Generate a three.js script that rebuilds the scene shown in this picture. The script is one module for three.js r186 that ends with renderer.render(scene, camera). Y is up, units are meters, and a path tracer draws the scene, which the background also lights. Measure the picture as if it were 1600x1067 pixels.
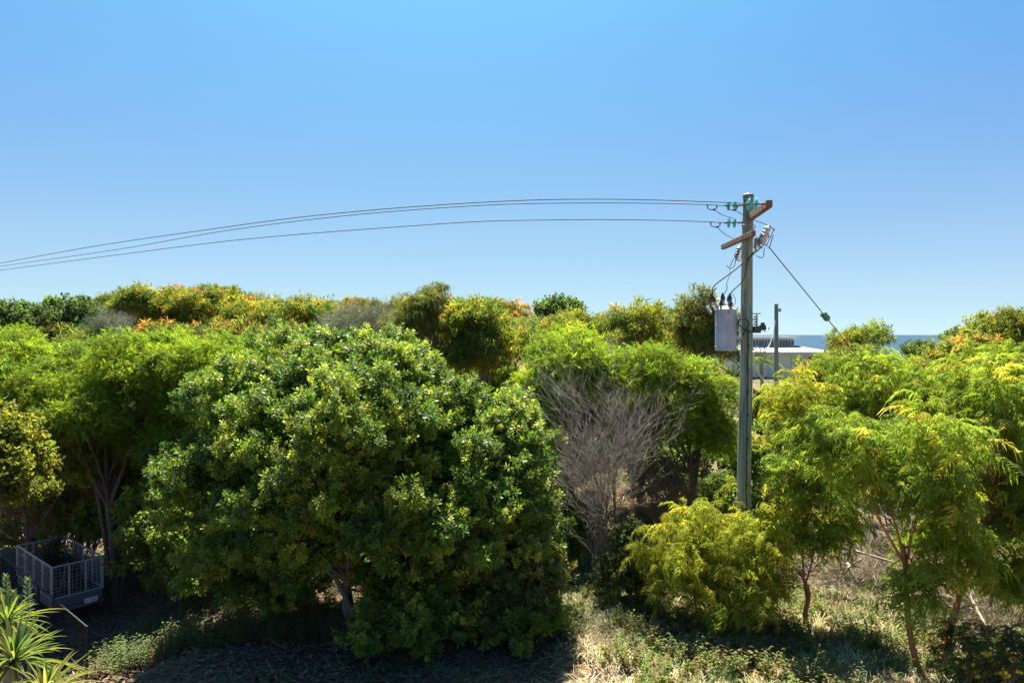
import * as THREE from 'three';
import { mergeGeometries } from 'three/addons/utils/BufferGeometryUtils.js';
import { RoundedBoxGeometry } from 'three/addons/geometries/RoundedBoxGeometry.js';

// ---------------------------------------------------------------- camera, sky, sun, exposure
const F = 1100, W = 1600, H = 1067, HORIZON = 523, EYE = 6.8;      // lens in photo pixels; eye 6.8 m above the block
const scene = new THREE.Scene();
const camera = new THREE.PerspectiveCamera(2 * Math.atan(H / 2 / F) * 180 / Math.PI, W / H, 0.1, 60000);
camera.position.set(0, EYE, 0);
camera.lookAt(0, EYE, -10);
camera.setViewOffset(W, H, 0, H / 2 - HORIZON, W, H);
const renderer = new THREE.WebGLRenderer({ antialias: true });
renderer.toneMapping = THREE.LinearToneMapping;
const EXPOSURE = 4.8;
renderer.toneMappingExposure = EXPOSURE;
renderer.shadowMap.enabled = true;

const SUN_AZ = -7 * Math.PI / 180, SUN_EL = 62 * Math.PI / 180;   // ahead of the lens, a little left
const sunDir = new THREE.Vector3(Math.sin(SUN_AZ) * Math.cos(SUN_EL), Math.sin(SUN_EL), -Math.cos(SUN_AZ) * Math.cos(SUN_EL));
{
  const w = 1024, h = 512, data = new Float32Array(w * h * 4);
  const hor = [0.66, 0.905, 0.985], zen = [0.002, 0.185, 0.75], glow = [0.40, 0.92, 0.66];
  for (let r = 0; r < h; r++) for (let c = 0; c < w; c++) {
    const up = ((r + 0.5) / h - 0.5) * Math.PI, ro = ((c + 0.5) / w - 0.5) * 2 * Math.PI;
    const x = Math.cos(ro) * Math.cos(up), z = Math.sin(ro) * Math.cos(up), y = Math.sin(up);
    const t = 1 - Math.exp(-Math.max(0, y) * 5.0), g = Math.acos(Math.min(1, x * sunDir.x + y * sunDir.y + z * sunDir.z));
    const k = Math.exp(-g * g / 0.42);
    for (let i = 0; i < 3; i++) data[(r * w + c) * 4 + i] = (hor[i] * (1 - t) + zen[i] * t + glow[i] * k) / EXPOSURE;
    data[(r * w + c) * 4 + 3] = 1;
  }
  const t = new THREE.DataTexture(data, w, h, THREE.RGBAFormat, THREE.FloatType);
  t.mapping = THREE.EquirectangularReflectionMapping; t.magFilter = THREE.LinearFilter; t.needsUpdate = true;
  scene.background = t; scene.environment = t;
}
const sun = new THREE.DirectionalLight(new THREE.Color().setRGB(1, 0.93, 0.80), 5);
sun.position.copy(sunDir).multiplyScalar(120).add(new THREE.Vector3(0, 0, -30));
sun.target.position.set(0, 0, -30);
sun.castShadow = true; sun.shadow.radius = 1.2; sun.shadow.mapSize.set(4096, 4096);
Object.assign(sun.shadow.camera, { left: -90, right: 90, top: 90, bottom: -90, near: 1, far: 300 });
scene.add(sun, sun.target);

// ---------------------------------------------------------------- helpers
function rng(seed) { let s = seed * 2654435761 | 0; return () => { s = (s + 0x6d2b79f5) | 0; let t = Math.imul(s ^ (s >>> 15), 1 | s); t = (t + Math.imul(t ^ (t >>> 7), 61 | t)) ^ t; return ((t ^ (t >>> 14)) >>> 0) / 4294967296; }; }
const V = (x, y, z) => new THREE.Vector3(x, y, z);
const sm = (a, b, x) => { const t = Math.min(1, Math.max(0, (x - a) / (b - a))); return t * t * (3 - 2 * t); };
const at = (px, py, d) => V((px - 800) / F * d, EYE - (py - HORIZON) / F * d, -d);   // photo pixel at a known distance
const lin = (r, g, b) => new THREE.Color().setRGB(r, g, b);
function hash2(i, j, s) { let n = (i * 374761393 + j * 668265263 + s * 974711) | 0; n = Math.imul(n ^ (n >>> 13), 1274126177); return ((n ^ (n >>> 16)) >>> 0) / 4294967296; }
function noise2(x, y, s = 0, per = 0) {
  const i = Math.floor(x), j = Math.floor(y), u = x - i, v = y - j, a = u * u * (3 - 2 * u), b = v * v * (3 - 2 * v), m = (k) => per ? ((k % per) + per) % per : k;
  const p = hash2(m(i), m(j), s), q = hash2(m(i + 1), m(j), s), r = hash2(m(i), m(j + 1), s), t = hash2(m(i + 1), m(j + 1), s);
  return (p + (q - p) * a) * (1 - b) + (r + (t - r) * a) * b;
}
const fbm = (x, y, s = 0) => (noise2(x, y, s) * 0.5 + noise2(x * 2.1, y * 2.1, s + 1) * 0.3 + noise2(x * 4.3, y * 4.3, s + 2) * 0.2);
const used = new Map();
function numbered(n) { const k = used.get(n) ?? 0; used.set(n, k + 1); return k ? n + '_' + String(k).padStart(3, '0') : n; }
function tag(o, label, category, group, kind) { if (label) o.userData.label = label; if (category) o.userData.category = category; if (group) o.userData.group = group; if (kind) o.userData.kind = kind; return o; }
function thing(name, label, category, pos = [0, 0, 0], turn = 0, group) {
  const o = new THREE.Group(); o.name = numbered(name); o.position.set(...pos); o.rotation.y = turn; scene.add(o);
  return tag(o, label, category, group);
}
function part(name, geo, mat, parent = scene) {
  const m = new THREE.Mesh(geo, mat); m.name = parent === scene ? numbered(name) : name; m.castShadow = m.receiveShadow = true; parent.add(m); return m;
}
const merge = (list) => mergeGeometries(list.map((g) => { const n = g.index ? g.toNonIndexed() : g; for (const k of Object.keys(n.attributes)) if (!['position', 'normal', 'uv'].includes(k)) n.deleteAttribute(k); return n; }));
const box = (w, h, d, x = 0, y = 0, z = 0) => new THREE.BoxGeometry(w, h, d).translate(x, y, z);
const rbox = (w, h, d, r, x = 0, y = 0, z = 0) => new RoundedBoxGeometry(w, h, d, 2, r).translate(x, y, z);
const cyl = (r0, r1, h, n = 16, x = 0, y = 0, z = 0) => new THREE.CylinderGeometry(r0, r1, h, n).translate(x, y, z);
function rod(a, b, r, n = 6) {                                      // a straight bar from a to b
  const d = b.clone().sub(a), g = new THREE.CylinderGeometry(r, r, d.length(), n);
  g.applyQuaternion(new THREE.Quaternion().setFromUnitVectors(V(0, 1, 0), d.clone().normalize())); return g.translate(...a.clone().add(b).multiplyScalar(0.5).toArray());
}
const cable = (pts, r, n = 40, s = 5) => new THREE.TubeGeometry(new THREE.CatmullRomCurve3(pts, false, 'centripetal'), n, r, s);

// triangles collected with a colour per vertex
class Mb {
  constructor() { this.p = []; this.c = []; this.i = []; this.n = 0; }
  v(x, y, z, c) { this.p.push(x, y, z); this.c.push(c[0], c[1], c[2]); return this.n++; }
  tri(a, b, c) { this.i.push(a, b, c); }
  leaf(b, dir, side, len, wid, bend, c, shape = [0.75, 1]) {          // base, direction, width direction, sag at the tip
    const P = (t, w) => this.v(b.x + dir.x * len * t + side.x * w, b.y + dir.y * len * t + side.y * w - bend * len * t * t, b.z + dir.z * len * t + side.z * w, c);
    const a = P(0, 0), l1 = P(0.36, -wid / 2 * shape[0]), r1 = P(0.36, wid / 2 * shape[0]), l2 = P(0.7, -wid / 2 * shape[1]), r2 = P(0.7, wid / 2 * shape[1]), e = P(1, 0);
    this.tri(a, r1, l1); this.tri(l1, r1, l2); this.tri(r1, r2, l2); this.tri(l2, r2, e);
  }
  strip(pts, wid, side, c) {
    let pl, pr;
    pts.forEach((q, k) => {
      const w = wid * (k === pts.length - 1 ? 0.3 : 1) / 2, l = this.v(q.x - side.x * w, q.y - side.y * w, q.z - side.z * w, c), r = this.v(q.x + side.x * w, q.y + side.y * w, q.z + side.z * w, c);
      if (k) { this.tri(pl, pr, l); this.tri(pr, r, l); } pl = l; pr = r;
    });
  }
  limb(pts, radii, n, c) {                                            // tapered tube along points
    let prev = null;
    for (let k = 0; k < pts.length; k++) {
      const t = pts[Math.min(k + 1, pts.length - 1)].clone().sub(pts[Math.max(k - 1, 0)]).normalize(), u = Math.abs(t.y) < 0.9 ? V(0, 1, 0) : V(1, 0, 0);
      const a = u.cross(t).normalize(), b = t.clone().cross(a), ring = [];
      for (let j = 0; j < n; j++) { const f = j / n * Math.PI * 2, r = radii[k]; ring.push(this.v(pts[k].x + (a.x * Math.cos(f) + b.x * Math.sin(f)) * r, pts[k].y + (a.y * Math.cos(f) + b.y * Math.sin(f)) * r, pts[k].z + (a.z * Math.cos(f) + b.z * Math.sin(f)) * r, c)); }
      if (prev) for (let j = 0; j < n; j++) { const j2 = (j + 1) % n; this.tri(prev[j], prev[j2], ring[j]); this.tri(prev[j2], ring[j2], ring[j]); }
      prev = ring;
    }
  }
  geo(smooth = false) {
    const g = new THREE.BufferGeometry();
    g.setAttribute('position', new THREE.Float32BufferAttribute(this.p, 3)); g.setAttribute('color', new THREE.Float32BufferAttribute(this.c, 3)); g.setIndex(this.i);
    if (smooth) g.computeVertexNormals();
    return g;
  }
}

// ---------------------------------------------------------------- materials
function grainTex(size, fn) {
  const d = new Uint8Array(size * size * 4);
  for (let y = 0; y < size; y++) for (let x = 0; x < size; x++) { const c = fn(x / size, y / size); for (let k = 0; k < 3; k++) d[(y * size + x) * 4 + k] = Math.max(0, Math.min(255, c[k] * 255)); d[(y * size + x) * 4 + 3] = 255; }
  const t = new THREE.DataTexture(d, size, size); t.magFilter = THREE.LinearFilter; t.wrapS = t.wrapT = THREE.RepeatWrapping; t.colorSpace = THREE.SRGBColorSpace; t.needsUpdate = true; return t;
}
const std = (c, roughness = 0.8, metalness = 0, extra = {}) => new THREE.MeshStandardMaterial({ color: c, roughness, metalness, ...extra });
const leafMat = (transmission, coat, coatRough) => new THREE.MeshPhysicalMaterial({ vertexColors: true, roughness: 1, transmission, thickness: 0, clearcoat: coat, clearcoatRoughness: coatRough, side: THREE.DoubleSide, specularIntensity: 0.2 });
const M = {
  glossy: leafMat(0.5, 0.35, 0.4), soft: leafMat(0.62, 0, 0.5), dry: new THREE.MeshStandardMaterial({ vertexColors: true, roughness: 0.95, side: THREE.DoubleSide }),
  bark: new THREE.MeshStandardMaterial({ vertexColors: true, roughness: 0.95 }),
  galv: std(lin(0.36, 0.37, 0.38), 0.5, 0.6), black: std(lin(0.010, 0.010, 0.011), 0.85), wire: std(lin(0.03, 0.03, 0.035), 0.9, 0),
  tank: std(lin(0.42, 0.43, 0.50), 0.55, 0, { map: grainTex(256, (u, v) => { const n = 0.78 + 0.2 * noise2(u * 8, v * 8, 3, 8) + 0.06 * noise2(u * 64, v * 64, 5, 64); return [n, n, n]; }) }),
  porcelain: std(lin(0.40, 0.38, 0.40), 0.3), ceramicDark: std(lin(0.20, 0.17, 0.17), 0.35),
  glassDisc: new THREE.MeshPhysicalMaterial({ color: lin(0.10, 0.62, 0.55), roughness: 0.15, transmission: 0.55, thickness: 0, ior: 1.5 }),
  rust: std(lin(0.16, 0.07, 0.045), 0.8),
  pole: std(lin(1, 1, 1), 0.9, 0, { map: grainTex(512, (u, v) => { const g = noise2(u * 90, v * 4, 1, 0) * 0.5 + noise2(u * 30, v * 2, 2, 0) * 0.5, s = noise2(u * 4, v * 6, 7, 0), b = noise2(u * 9, v * 11, 8, 0), crack = noise2(u * 40, v * 1.5, 11, 0) > 0.86 ? 0.55 : 1, k = (0.66 + 0.5 * g) * crack * (0.85 + 0.25 * b); return [0.45 * k + 0.12 * s, 0.56 * k + 0.01 * s, 0.49 * k - 0.02 * s]; }) }),
  arm: std(lin(1, 1, 1), 0.9, 0, { map: grainTex(256, (u, v) => { const k = 0.75 + 0.4 * noise2(u * 3, v * 60, 4, 0); return [0.42 * k, 0.32 * k, 0.28 * k]; }) }),
  plasticBlack: std(lin(0.02, 0.02, 0.028), 0.4), green: std(lin(0.05, 0.17, 0.16), 0.5),
};
const BARK = { brown: [0.20, 0.115, 0.065], grey: [0.20, 0.165, 0.13], red: [0.30, 0.125, 0.05], pale: [0.34, 0.27, 0.20], dark: [0.09, 0.065, 0.045], purple: [0.235, 0.185, 0.175] };

// ---------------------------------------------------------------- terrain
function ground(x, z) {
  const d = -z, b = x / Math.max(20, d);
  let h = -1.2 * sm(-5.5, -11, x) * (1 - sm(26, 46, d)) * sm(2, 10, d);
  const right = sm(0.12, 0.34, b);
  h += sm(24, 72, d) * (7.2 * (1 - right) + 2.2 * right);
  h -= sm(95, 150, d) * 16;
  h += (fbm(x * 0.35, z * 0.35, 9) - 0.5) * 0.35 + (fbm(x * 1.6, z * 1.6, 19) - 0.5) * 0.12;
  return h;
}
{
  const nx = 300, nz = 300, g = new THREE.PlaneGeometry(1, 1, nx, nz), p = g.attributes.position, uv = g.attributes.uv, col = new Float32Array(p.count * 3);
  for (let i = 0; i < p.count; i++) {
    const u = p.getX(i) * 2, v = p.getY(i) + 0.5, x = (Math.abs(u) * 24 + Math.pow(Math.abs(u), 4) * 400) * Math.sign(u), d = -30 + v * 75 + Math.pow(v, 4) * 300;
    p.setXYZ(i, x, ground(x, -d), -d); uv.setXY(i, x / 5, d / 5);
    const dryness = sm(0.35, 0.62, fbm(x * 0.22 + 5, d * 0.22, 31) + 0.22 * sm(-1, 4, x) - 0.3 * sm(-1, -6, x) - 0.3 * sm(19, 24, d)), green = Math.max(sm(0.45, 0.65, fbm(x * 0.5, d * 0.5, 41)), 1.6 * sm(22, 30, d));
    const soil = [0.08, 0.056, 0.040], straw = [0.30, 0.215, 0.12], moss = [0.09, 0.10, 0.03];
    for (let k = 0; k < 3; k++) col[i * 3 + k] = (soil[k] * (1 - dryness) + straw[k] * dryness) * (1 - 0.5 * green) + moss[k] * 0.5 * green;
  }
  g.setAttribute('color', new THREE.BufferAttribute(col, 3)); g.computeVertexNormals();
  const tex = grainTex(1024, (u, v) => { const a = noise2(u * 40, v * 40, 1, 40), b = noise2(u * 170, v * 170, 2, 170), c = noise2(u * 9, v * 9, 3, 9), k = 0.35 + 0.3 * a + 0.35 * b * b + 0.15 * c; return [k * 1.1, k, k * 0.9]; });
  const m = std(lin(1.5, 1.5, 1.5), 1, 0, { vertexColors: true, map: tex, bumpMap: tex, bumpScale: 0.03 });
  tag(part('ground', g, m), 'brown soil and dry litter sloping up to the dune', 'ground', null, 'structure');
}
{
  const g = new THREE.PlaneGeometry(90000, 45000, 1, 1).rotateX(-Math.PI / 2).translate(0, -9, -22500 - 115), uv = g.attributes.uv;
  for (let i = 0; i < uv.count; i++) uv.setXY(i, uv.getX(i) * 300, uv.getY(i) * 900);
  const t = grainTex(256, (u, v) => { const k = 0.7 + 0.4 * noise2(u * 16, v * 32, 8, 32) * noise2(u * 5, v * 7, 9, 0); return [k * 0.92, k, k]; });
  tag(part('sea', g, new THREE.MeshPhysicalMaterial({ color: lin(0.022, 0.062, 0.115), roughness: 0.8, specularIntensity: 0.15, map: t })), 'flat blue sea beyond the dune trees', 'sea', null, 'structure');
}

// ---------------------------------------------------------------- foliage sprigs (one geometry each, shared by all crowns of that kind)
const jit = (R, a) => (R() - 0.5) * 2 * a;
const tint = (R, a, base = [1, 1, 1]) => { const k = 1 + jit(R, a), y = jit(R, a * 0.5); return [base[0] * (k + y), base[1] * k, base[2] * (k - y)]; };
const TWIG = [1.6, 0.55, 1.2];
function dirFrom(az, el) { return V(Math.cos(az) * Math.cos(el), Math.sin(el), Math.sin(az) * Math.cos(el)); }
function sideOf(d, R, roll = 0.5) { const s = V(-d.z, jit(R, roll), d.x); s.addScaledVector(d, -s.dot(d)); return s.normalize(); }
const sprigs = {
  glossy(R) {                                                         // rosette of stiff paddle leaves on a short shoot
    const m = new Mb(); m.limb([V(0, -0.12, 0), V(0, 0.13, 0)], [0.006, 0.003], 3, TWIG);
    for (let k = 0; k < 19; k++) { const t = k / 18, az = k * 2.4 + jit(R, 0.3), d = dirFrom(az, -0.25 + t * 1.25 + jit(R, 0.2)); m.leaf(V(d.x * 0.01, -0.08 + t * 0.2, d.z * 0.01), d, sideOf(d, R), 0.135 + jit(R, 0.025), 0.05 + jit(R, 0.008), 0.12 + jit(R, 0.1), tint(R, 0.18), [0.7, 1]); }
    return m;
  },
  sickle(R) {                                                         // arching spray of long hanging curved leaves
    const m = new Mb(), S = (t) => V(0, 0.22 * Math.sin(t * 2.2) - 0.24 * t * t, 0.5 * t);
    m.limb([S(0), S(0.35), S(0.7), S(1)], [0.006, 0.005, 0.003, 0.002], 3, TWIG);
    for (let k = 0; k < 34; k++) {
      const t = 0.05 + 0.95 * k / 33, b = S(t), az = Math.PI / 2 + (k % 2 ? 1 : -1) * (0.35 + R() * 1.0), len = 0.17 + jit(R, 0.045), o = dirFrom(az, 0.35 + jit(R, 0.5)), w = 0.0185 + jit(R, 0.004), side = sideOf(o, R, 1.2), c = tint(R, 0.2);
      const pts = [0, 0.3, 0.65, 1].map((s) => V(b.x + o.x * len * s * (1 - 0.25 * s), b.y + o.y * len * s - 0.85 * len * s * s, b.z + o.z * len * s * (1 - 0.25 * s)));
      m.strip(pts, w, side, c);
    }
    return m;
  },
  feather(R) {                                                        // fine upright plume of narrow leaflets
    const m = new Mb();
    for (let j = 0; j < 5; j++) {
      const a0 = dirFrom(j * 1.26 + jit(R, 0.4), 0.75 + jit(R, 0.4)), L = 0.34 + jit(R, 0.08), S = (t) => V(a0.x * L * t, a0.y * L * t - 0.10 * t * t, a0.z * L * t);
      m.limb([S(0), S(1)], [0.004, 0.0015], 3, TWIG);
      for (let k = 0; k < 15; k++) { const t = 0.15 + 0.85 * k / 14, d = dirFrom(Math.atan2(a0.z, a0.x) + jit(R, 1.5), 0.4 + jit(R, 0.8)); m.strip([S(t), S(t).addScaledVector(d, 0.05 + 0.02 * R()), S(t).addScaledVector(d, 0.10 + 0.03 * R()).add(V(0, -0.02, 0))], 0.0125, sideOf(d, R, 1), tint(R, 0.2)); }
    }
    return m;
  },
  weep(R) {                                                           // bundle of hanging needle strands
    const m = new Mb();
    for (let k = 0; k < 26; k++) {
      const az = R() * 6.28, o = dirFrom(az, 0.5 + jit(R, 0.6)), r = 0.12 + 0.2 * R(), L = 0.05 + R() * 0.30, side = dirFrom(R() * 6.28, jit(R, 0.4));
      m.strip([V(0, 0, 0), V(o.x * r * 0.6, o.y * r * 0.8, o.z * r * 0.6), V(o.x * r, o.y * r * 0.6 - L * 0.3, o.z * r), V(o.x * r * 1.12, o.y * r * 0.5 - L, o.z * r * 1.12)], 0.017, side, tint(R, 0.22));
    }
    return m;
  },
  tuft(R) {                                                           // loose tuft of narrow leaves, some hanging
    const m = new Mb();
    for (let k = 0; k < 30; k++) { const d = dirFrom(k * 2.4 + jit(R, 0.5), 0.35 + jit(R, 1.0)), b = V(jit(R, 0.1), jit(R, 0.08), jit(R, 0.1)); m.leaf(b, d, sideOf(d, R, 1), 0.17 + jit(R, 0.06), 0.026 + jit(R, 0.008), 0.35 + jit(R, 0.3), tint(R, 0.25), [1, 0.7]); }
    return m;
  },
  broad(R) {                                                          // loose ball of oval leaves
    const m = new Mb(); m.limb([V(0, -0.14, 0), V(0, 0.14, 0)], [0.007, 0.003], 3, TWIG);
    for (let k = 0; k < 24; k++) { const d = dirFrom(k * 2.4 + jit(R, 0.4), jit(R, 1.0) + 0.2), b = V(jit(R, 0.09), jit(R, 0.13), jit(R, 0.09)); m.leaf(b, d, sideOf(d, R, 1), 0.12 + jit(R, 0.03), 0.062 + jit(R, 0.012), 0.2 + jit(R, 0.2), tint(R, 0.22), [0.95, 0.85]); }
    return m;
  },
  twiggy(R) {                                                         // bare fine twigs
    const m = new Mb();
    for (let k = 0; k < 9; k++) { const d = dirFrom(R() * 6.28, 0.9 + jit(R, 0.5)), L = 0.35 + R() * 0.3, q = d.clone().multiplyScalar(L * 0.5); m.limb([V(0, 0, 0), q, d.clone().multiplyScalar(L).add(V(jit(R, 0.06), 0, jit(R, 0.06)))], [0.006, 0.004, 0.002], 3, tint(R, 0.2)); for (let j = 0; j < 3; j++) { const e = dirFrom(R() * 6.28, 0.8), b = d.clone().multiplyScalar(L * (0.3 + 0.6 * R())); m.limb([b, b.clone().addScaledVector(e, 0.2)], [0.0035, 0.0015], 3, tint(R, 0.2)); } }
    return m;
  },
  grass(R) {
    const m = new Mb();
    for (let k = 0; k < 16; k++) { const az = R() * 6.28, d = dirFrom(az, 1.1 + jit(R, 0.3)), h = 0.22 + R() * 0.28, b = V(jit(R, 0.06), 0, jit(R, 0.06)), side = V(-Math.sin(az), 0, Math.cos(az)); m.strip([b, b.clone().addScaledVector(d, h * 0.5), b.clone().addScaledVector(d, h * 0.85).add(V(Math.cos(az) * 0.1, -0.02, Math.sin(az) * 0.1)), b.clone().addScaledVector(d, h * 0.9).add(V(Math.cos(az) * 0.2, -0.10, Math.sin(az) * 0.2))], 0.011, side, tint(R, 0.25)); }
    return m;
  },
  weed(R) {
    const m = new Mb();
    for (let s = 0; s < 4; s++) { const o = V(jit(R, 0.1), 0, jit(R, 0.1)), lean = V(jit(R, 0.12), 0, jit(R, 0.12)), h = 0.25 + R() * 0.3; m.limb([o, o.clone().add(lean).add(V(0, h, 0))], [0.004, 0.002], 3, TWIG); for (let k = 0; k < 10; k++) { const t = 0.2 + 0.8 * k / 9, d = dirFrom(k * 2.4 + s, 0.2 + jit(R, 0.4)); m.leaf(o.clone().addScaledVector(lean, t).add(V(0, h * t, 0)), d, sideOf(d, R), 0.085 + jit(R, 0.02), 0.032, 0.25, tint(R, 0.2), [1, 0.8]); } }
    return m;
  },
  litter(R) {
    const m = new Mb(), tones = [[1, 0.75, 0.5], [0.75, 0.5, 0.32], [1.35, 1.1, 0.8], [0.5, 0.35, 0.25]];
    for (let k = 0; k < 22; k++) { const d = dirFrom(R() * 6.28, jit(R, 0.35)); m.leaf(V(jit(R, 0.28), 0.015 + R() * 0.03, jit(R, 0.28)), d, sideOf(d, R, 0.6), 0.09 + jit(R, 0.03), 0.022 + R() * 0.03, jit(R, 0.2), tint(R, 0.3, tones[k & 3]), [0.9, 0.9]); }
    for (let k = 0; k < 4; k++) { const a = V(jit(R, 0.3), 0.02, jit(R, 0.3)); m.limb([a, a.clone().add(V(jit(R, 0.3), 0.02 + R() * 0.05, jit(R, 0.3)))], [0.006, 0.003], 3, [1.3, 1.1, 0.9]); }
    return m;
  },
};
const SG = {}; for (const k of Object.keys(sprigs)) SG[k] = [0, 1, 2].map((s) => sprigs[k](rng(k.length * 31 + s * 7 + 3)).geo());
const UPRIGHT = new Set(['sickle', 'weep', 'grass', 'weed', 'litter']);       // kinds that hang or stand by gravity

function instances(name, kind, variant, spots, mat, parent) {
  const m = new THREE.InstancedMesh(SG[kind][variant % 3], mat, spots.length); m.name = name; m.castShadow = m.receiveShadow = true;
  const q = new THREE.Quaternion(), q2 = new THREE.Quaternion(), M4 = new THREE.Matrix4(), s = V(), Y = V(0, 1, 0), c = new THREE.Color();
  spots.forEach((o, i) => {
    if (UPRIGHT.has(kind)) q.setFromUnitVectors(Y, o.n ?? Y).multiply(q2.setFromAxisAngle(Y, o.yaw));
    else q.setFromUnitVectors(Y, o.n).multiply(q2.setFromAxisAngle(Y, o.yaw));
    m.setMatrixAt(i, M4.compose(o.p, q, s.setScalar(o.s))); m.setColorAt(i, c.setRGB(...o.c));
  });
  m.userData.kind = 'stuff'; parent.add(m); return m;
}

// clumps of sprigs over the outside of ellipsoid lobes; lobes are { c, r } in metres
function fillCrown(R, lobes, o) {
  const clumps = [], spots = [], sx = R() * 50;
  for (const L of lobes) {
    const mean = (L.r.x + L.r.y + L.r.z) / 3, n = Math.max(L.small ? 4 : 6, Math.round(mean * mean / (o.rc * o.rc) * 5.2 * (o.clumps ?? 1))), lo = o.under ?? -0.35;
    for (let k = 0; k < n; k++) {
      const y = 1 - (1 - lo) * (k + R()) / n, az = k * 2.39996 + jit(R, 0.6), q = Math.sqrt(Math.max(0, 1 - y * y)), f = 0.32 + 0.86 * Math.pow(R(), 0.65);
      const c = V(L.c.x + Math.cos(az) * q * L.r.x * f, L.c.y + y * L.r.y * f, L.c.z + Math.sin(az) * q * L.r.z * f);
      if (noise2((c.x + c.z * 0.6) * o.gapScale + sx, (c.y * 1.3 + c.z * 0.5) * o.gapScale, 5) < o.gaps || (o.keep && !o.keep(c))) continue;
      clumps.push({ c, out: V(Math.cos(az) * q, y, Math.sin(az) * q), r: o.rc * (0.45 + 0.9 * R() * R() + 0.15), hue: R(), tone: R() });
    }
  }
  for (const K of clumps) {
    const n = Math.max(2, Math.round(o.per * Math.pow(K.r / o.rc, 1.6) * (0.6 + 0.8 * R())));
    const pal = o.pal[Math.floor(K.hue * o.pal.length)], tone = 0.78 + 0.44 * K.tone;
    for (let k = 0; k < n; k++) {
      const d = dirFrom(R() * 6.28, Math.asin(Math.min(1, Math.max(-1, -0.6 + 1.6 * R())))); d.addScaledVector(K.out, 0.35).normalize();
      const f = 0.15 + 0.95 * Math.pow(R(), 0.6) + (R() < 0.08 ? 0.35 : 0), p = K.c.clone().add(V(d.x * K.r * f, d.y * K.r * f * (o.flat ?? 0.75), d.z * K.r * f));
      if (o.floor !== undefined && p.y < o.floor) continue;
      const tilt = o.tilt ?? 0.5, nrm = UPRIGHT.has(o.kind) ? V(jit(R, tilt), 1, jit(R, tilt)).normalize() : d.clone().add(V(jit(R, 0.6), (o.lift ?? 0.7) + jit(R, 0.5), jit(R, 0.6))).normalize();
      const j = 1 + jit(R, 0.22), acc = o.accent && R() < o.accentShare * (K.tone > 0.55 ? 1.8 : 0.25) ? o.accent : pal;
      spots.push({ p, n: nrm, yaw: UPRIGHT.has(o.kind) ? Math.PI / 2 - Math.atan2(d.z, d.x) + jit(R, 1.2) : R() * 6.28, s: o.size * (0.55 + 0.8 * R()), c: acc.map((v) => v * tone * j) });
    }
  }
  return { clumps, spots };
}
function branching(R, base, fork, clumps, share, r0, c, stems = 1, spread = 0.25) {
  const m = new Mb(), tr = [base.clone(), base.clone().lerp(fork, 0.35).add(V(jit(R, spread), 0, jit(R, spread))), base.clone().lerp(fork, 0.7).add(V(jit(R, spread), 0, jit(R, spread))), fork];
  const tc = new THREE.CatmullRomCurve3(tr), tp = tc.getPoints(9); m.limb(tp.map((p, k) => p), tp.map((_, k) => r0 * (1.25 - 0.55 * k / 9 + (k === 0 ? 0.25 : 0))), 8, c);
  for (let s = 1; s < stems; s++) { const f2 = fork.clone().add(V(jit(R, 1) * r0 * 9, jit(R, 0.4), jit(R, 1) * r0 * 9)), b2 = base.clone().add(V(jit(R, r0), 0, jit(R, r0))); const cc = new THREE.CatmullRomCurve3([b2, b2.clone().lerp(f2, 0.5).add(V(jit(R, spread), 0, jit(R, spread))), f2]).getPoints(8); m.limb(cc, cc.map((_, k) => r0 * 0.8 * (1.1 - 0.5 * k / 8)), 7, c); }
  const lm = new Mb(), chosen = clumps.filter(() => R() < share);
  for (const K of chosen) {
    const t = 0.45 + 0.55 * R(), a = tc.getPoint(t), e = K.c.clone().sub(K.out.clone().multiplyScalar(K.r * 0.6)), L = a.distanceTo(e), mid = a.clone().lerp(e, 0.5).add(V(jit(R, 0.15) * L, 0.10 * L + jit(R, 0.08) * L, jit(R, 0.15) * L));
    const cp = new THREE.QuadraticBezierCurve3(a, mid, e).getPoints(6), rr = Math.min(r0 * 0.55, 0.012 * L + 0.014); lm.limb(cp, cp.map((_, k) => rr * (1.05 - 0.8 * k / 6)), 5, tint(R, 0.12, c));
    for (let j = 0; j < 3; j++) { const b = cp[2 + (j % 4)], f = e.clone().add(V(jit(R, 0.6), jit(R, 0.5), jit(R, 0.6))), q = b.clone().lerp(f, 0.5).add(V(0, 0.06, 0)); lm.limb([b, q, f], [rr * 0.45, rr * 0.3, rr * 0.12], 4, tint(R, 0.15, c)); }
  }
  return { trunk: m.geo(true), limbs: lm };
}

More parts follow.
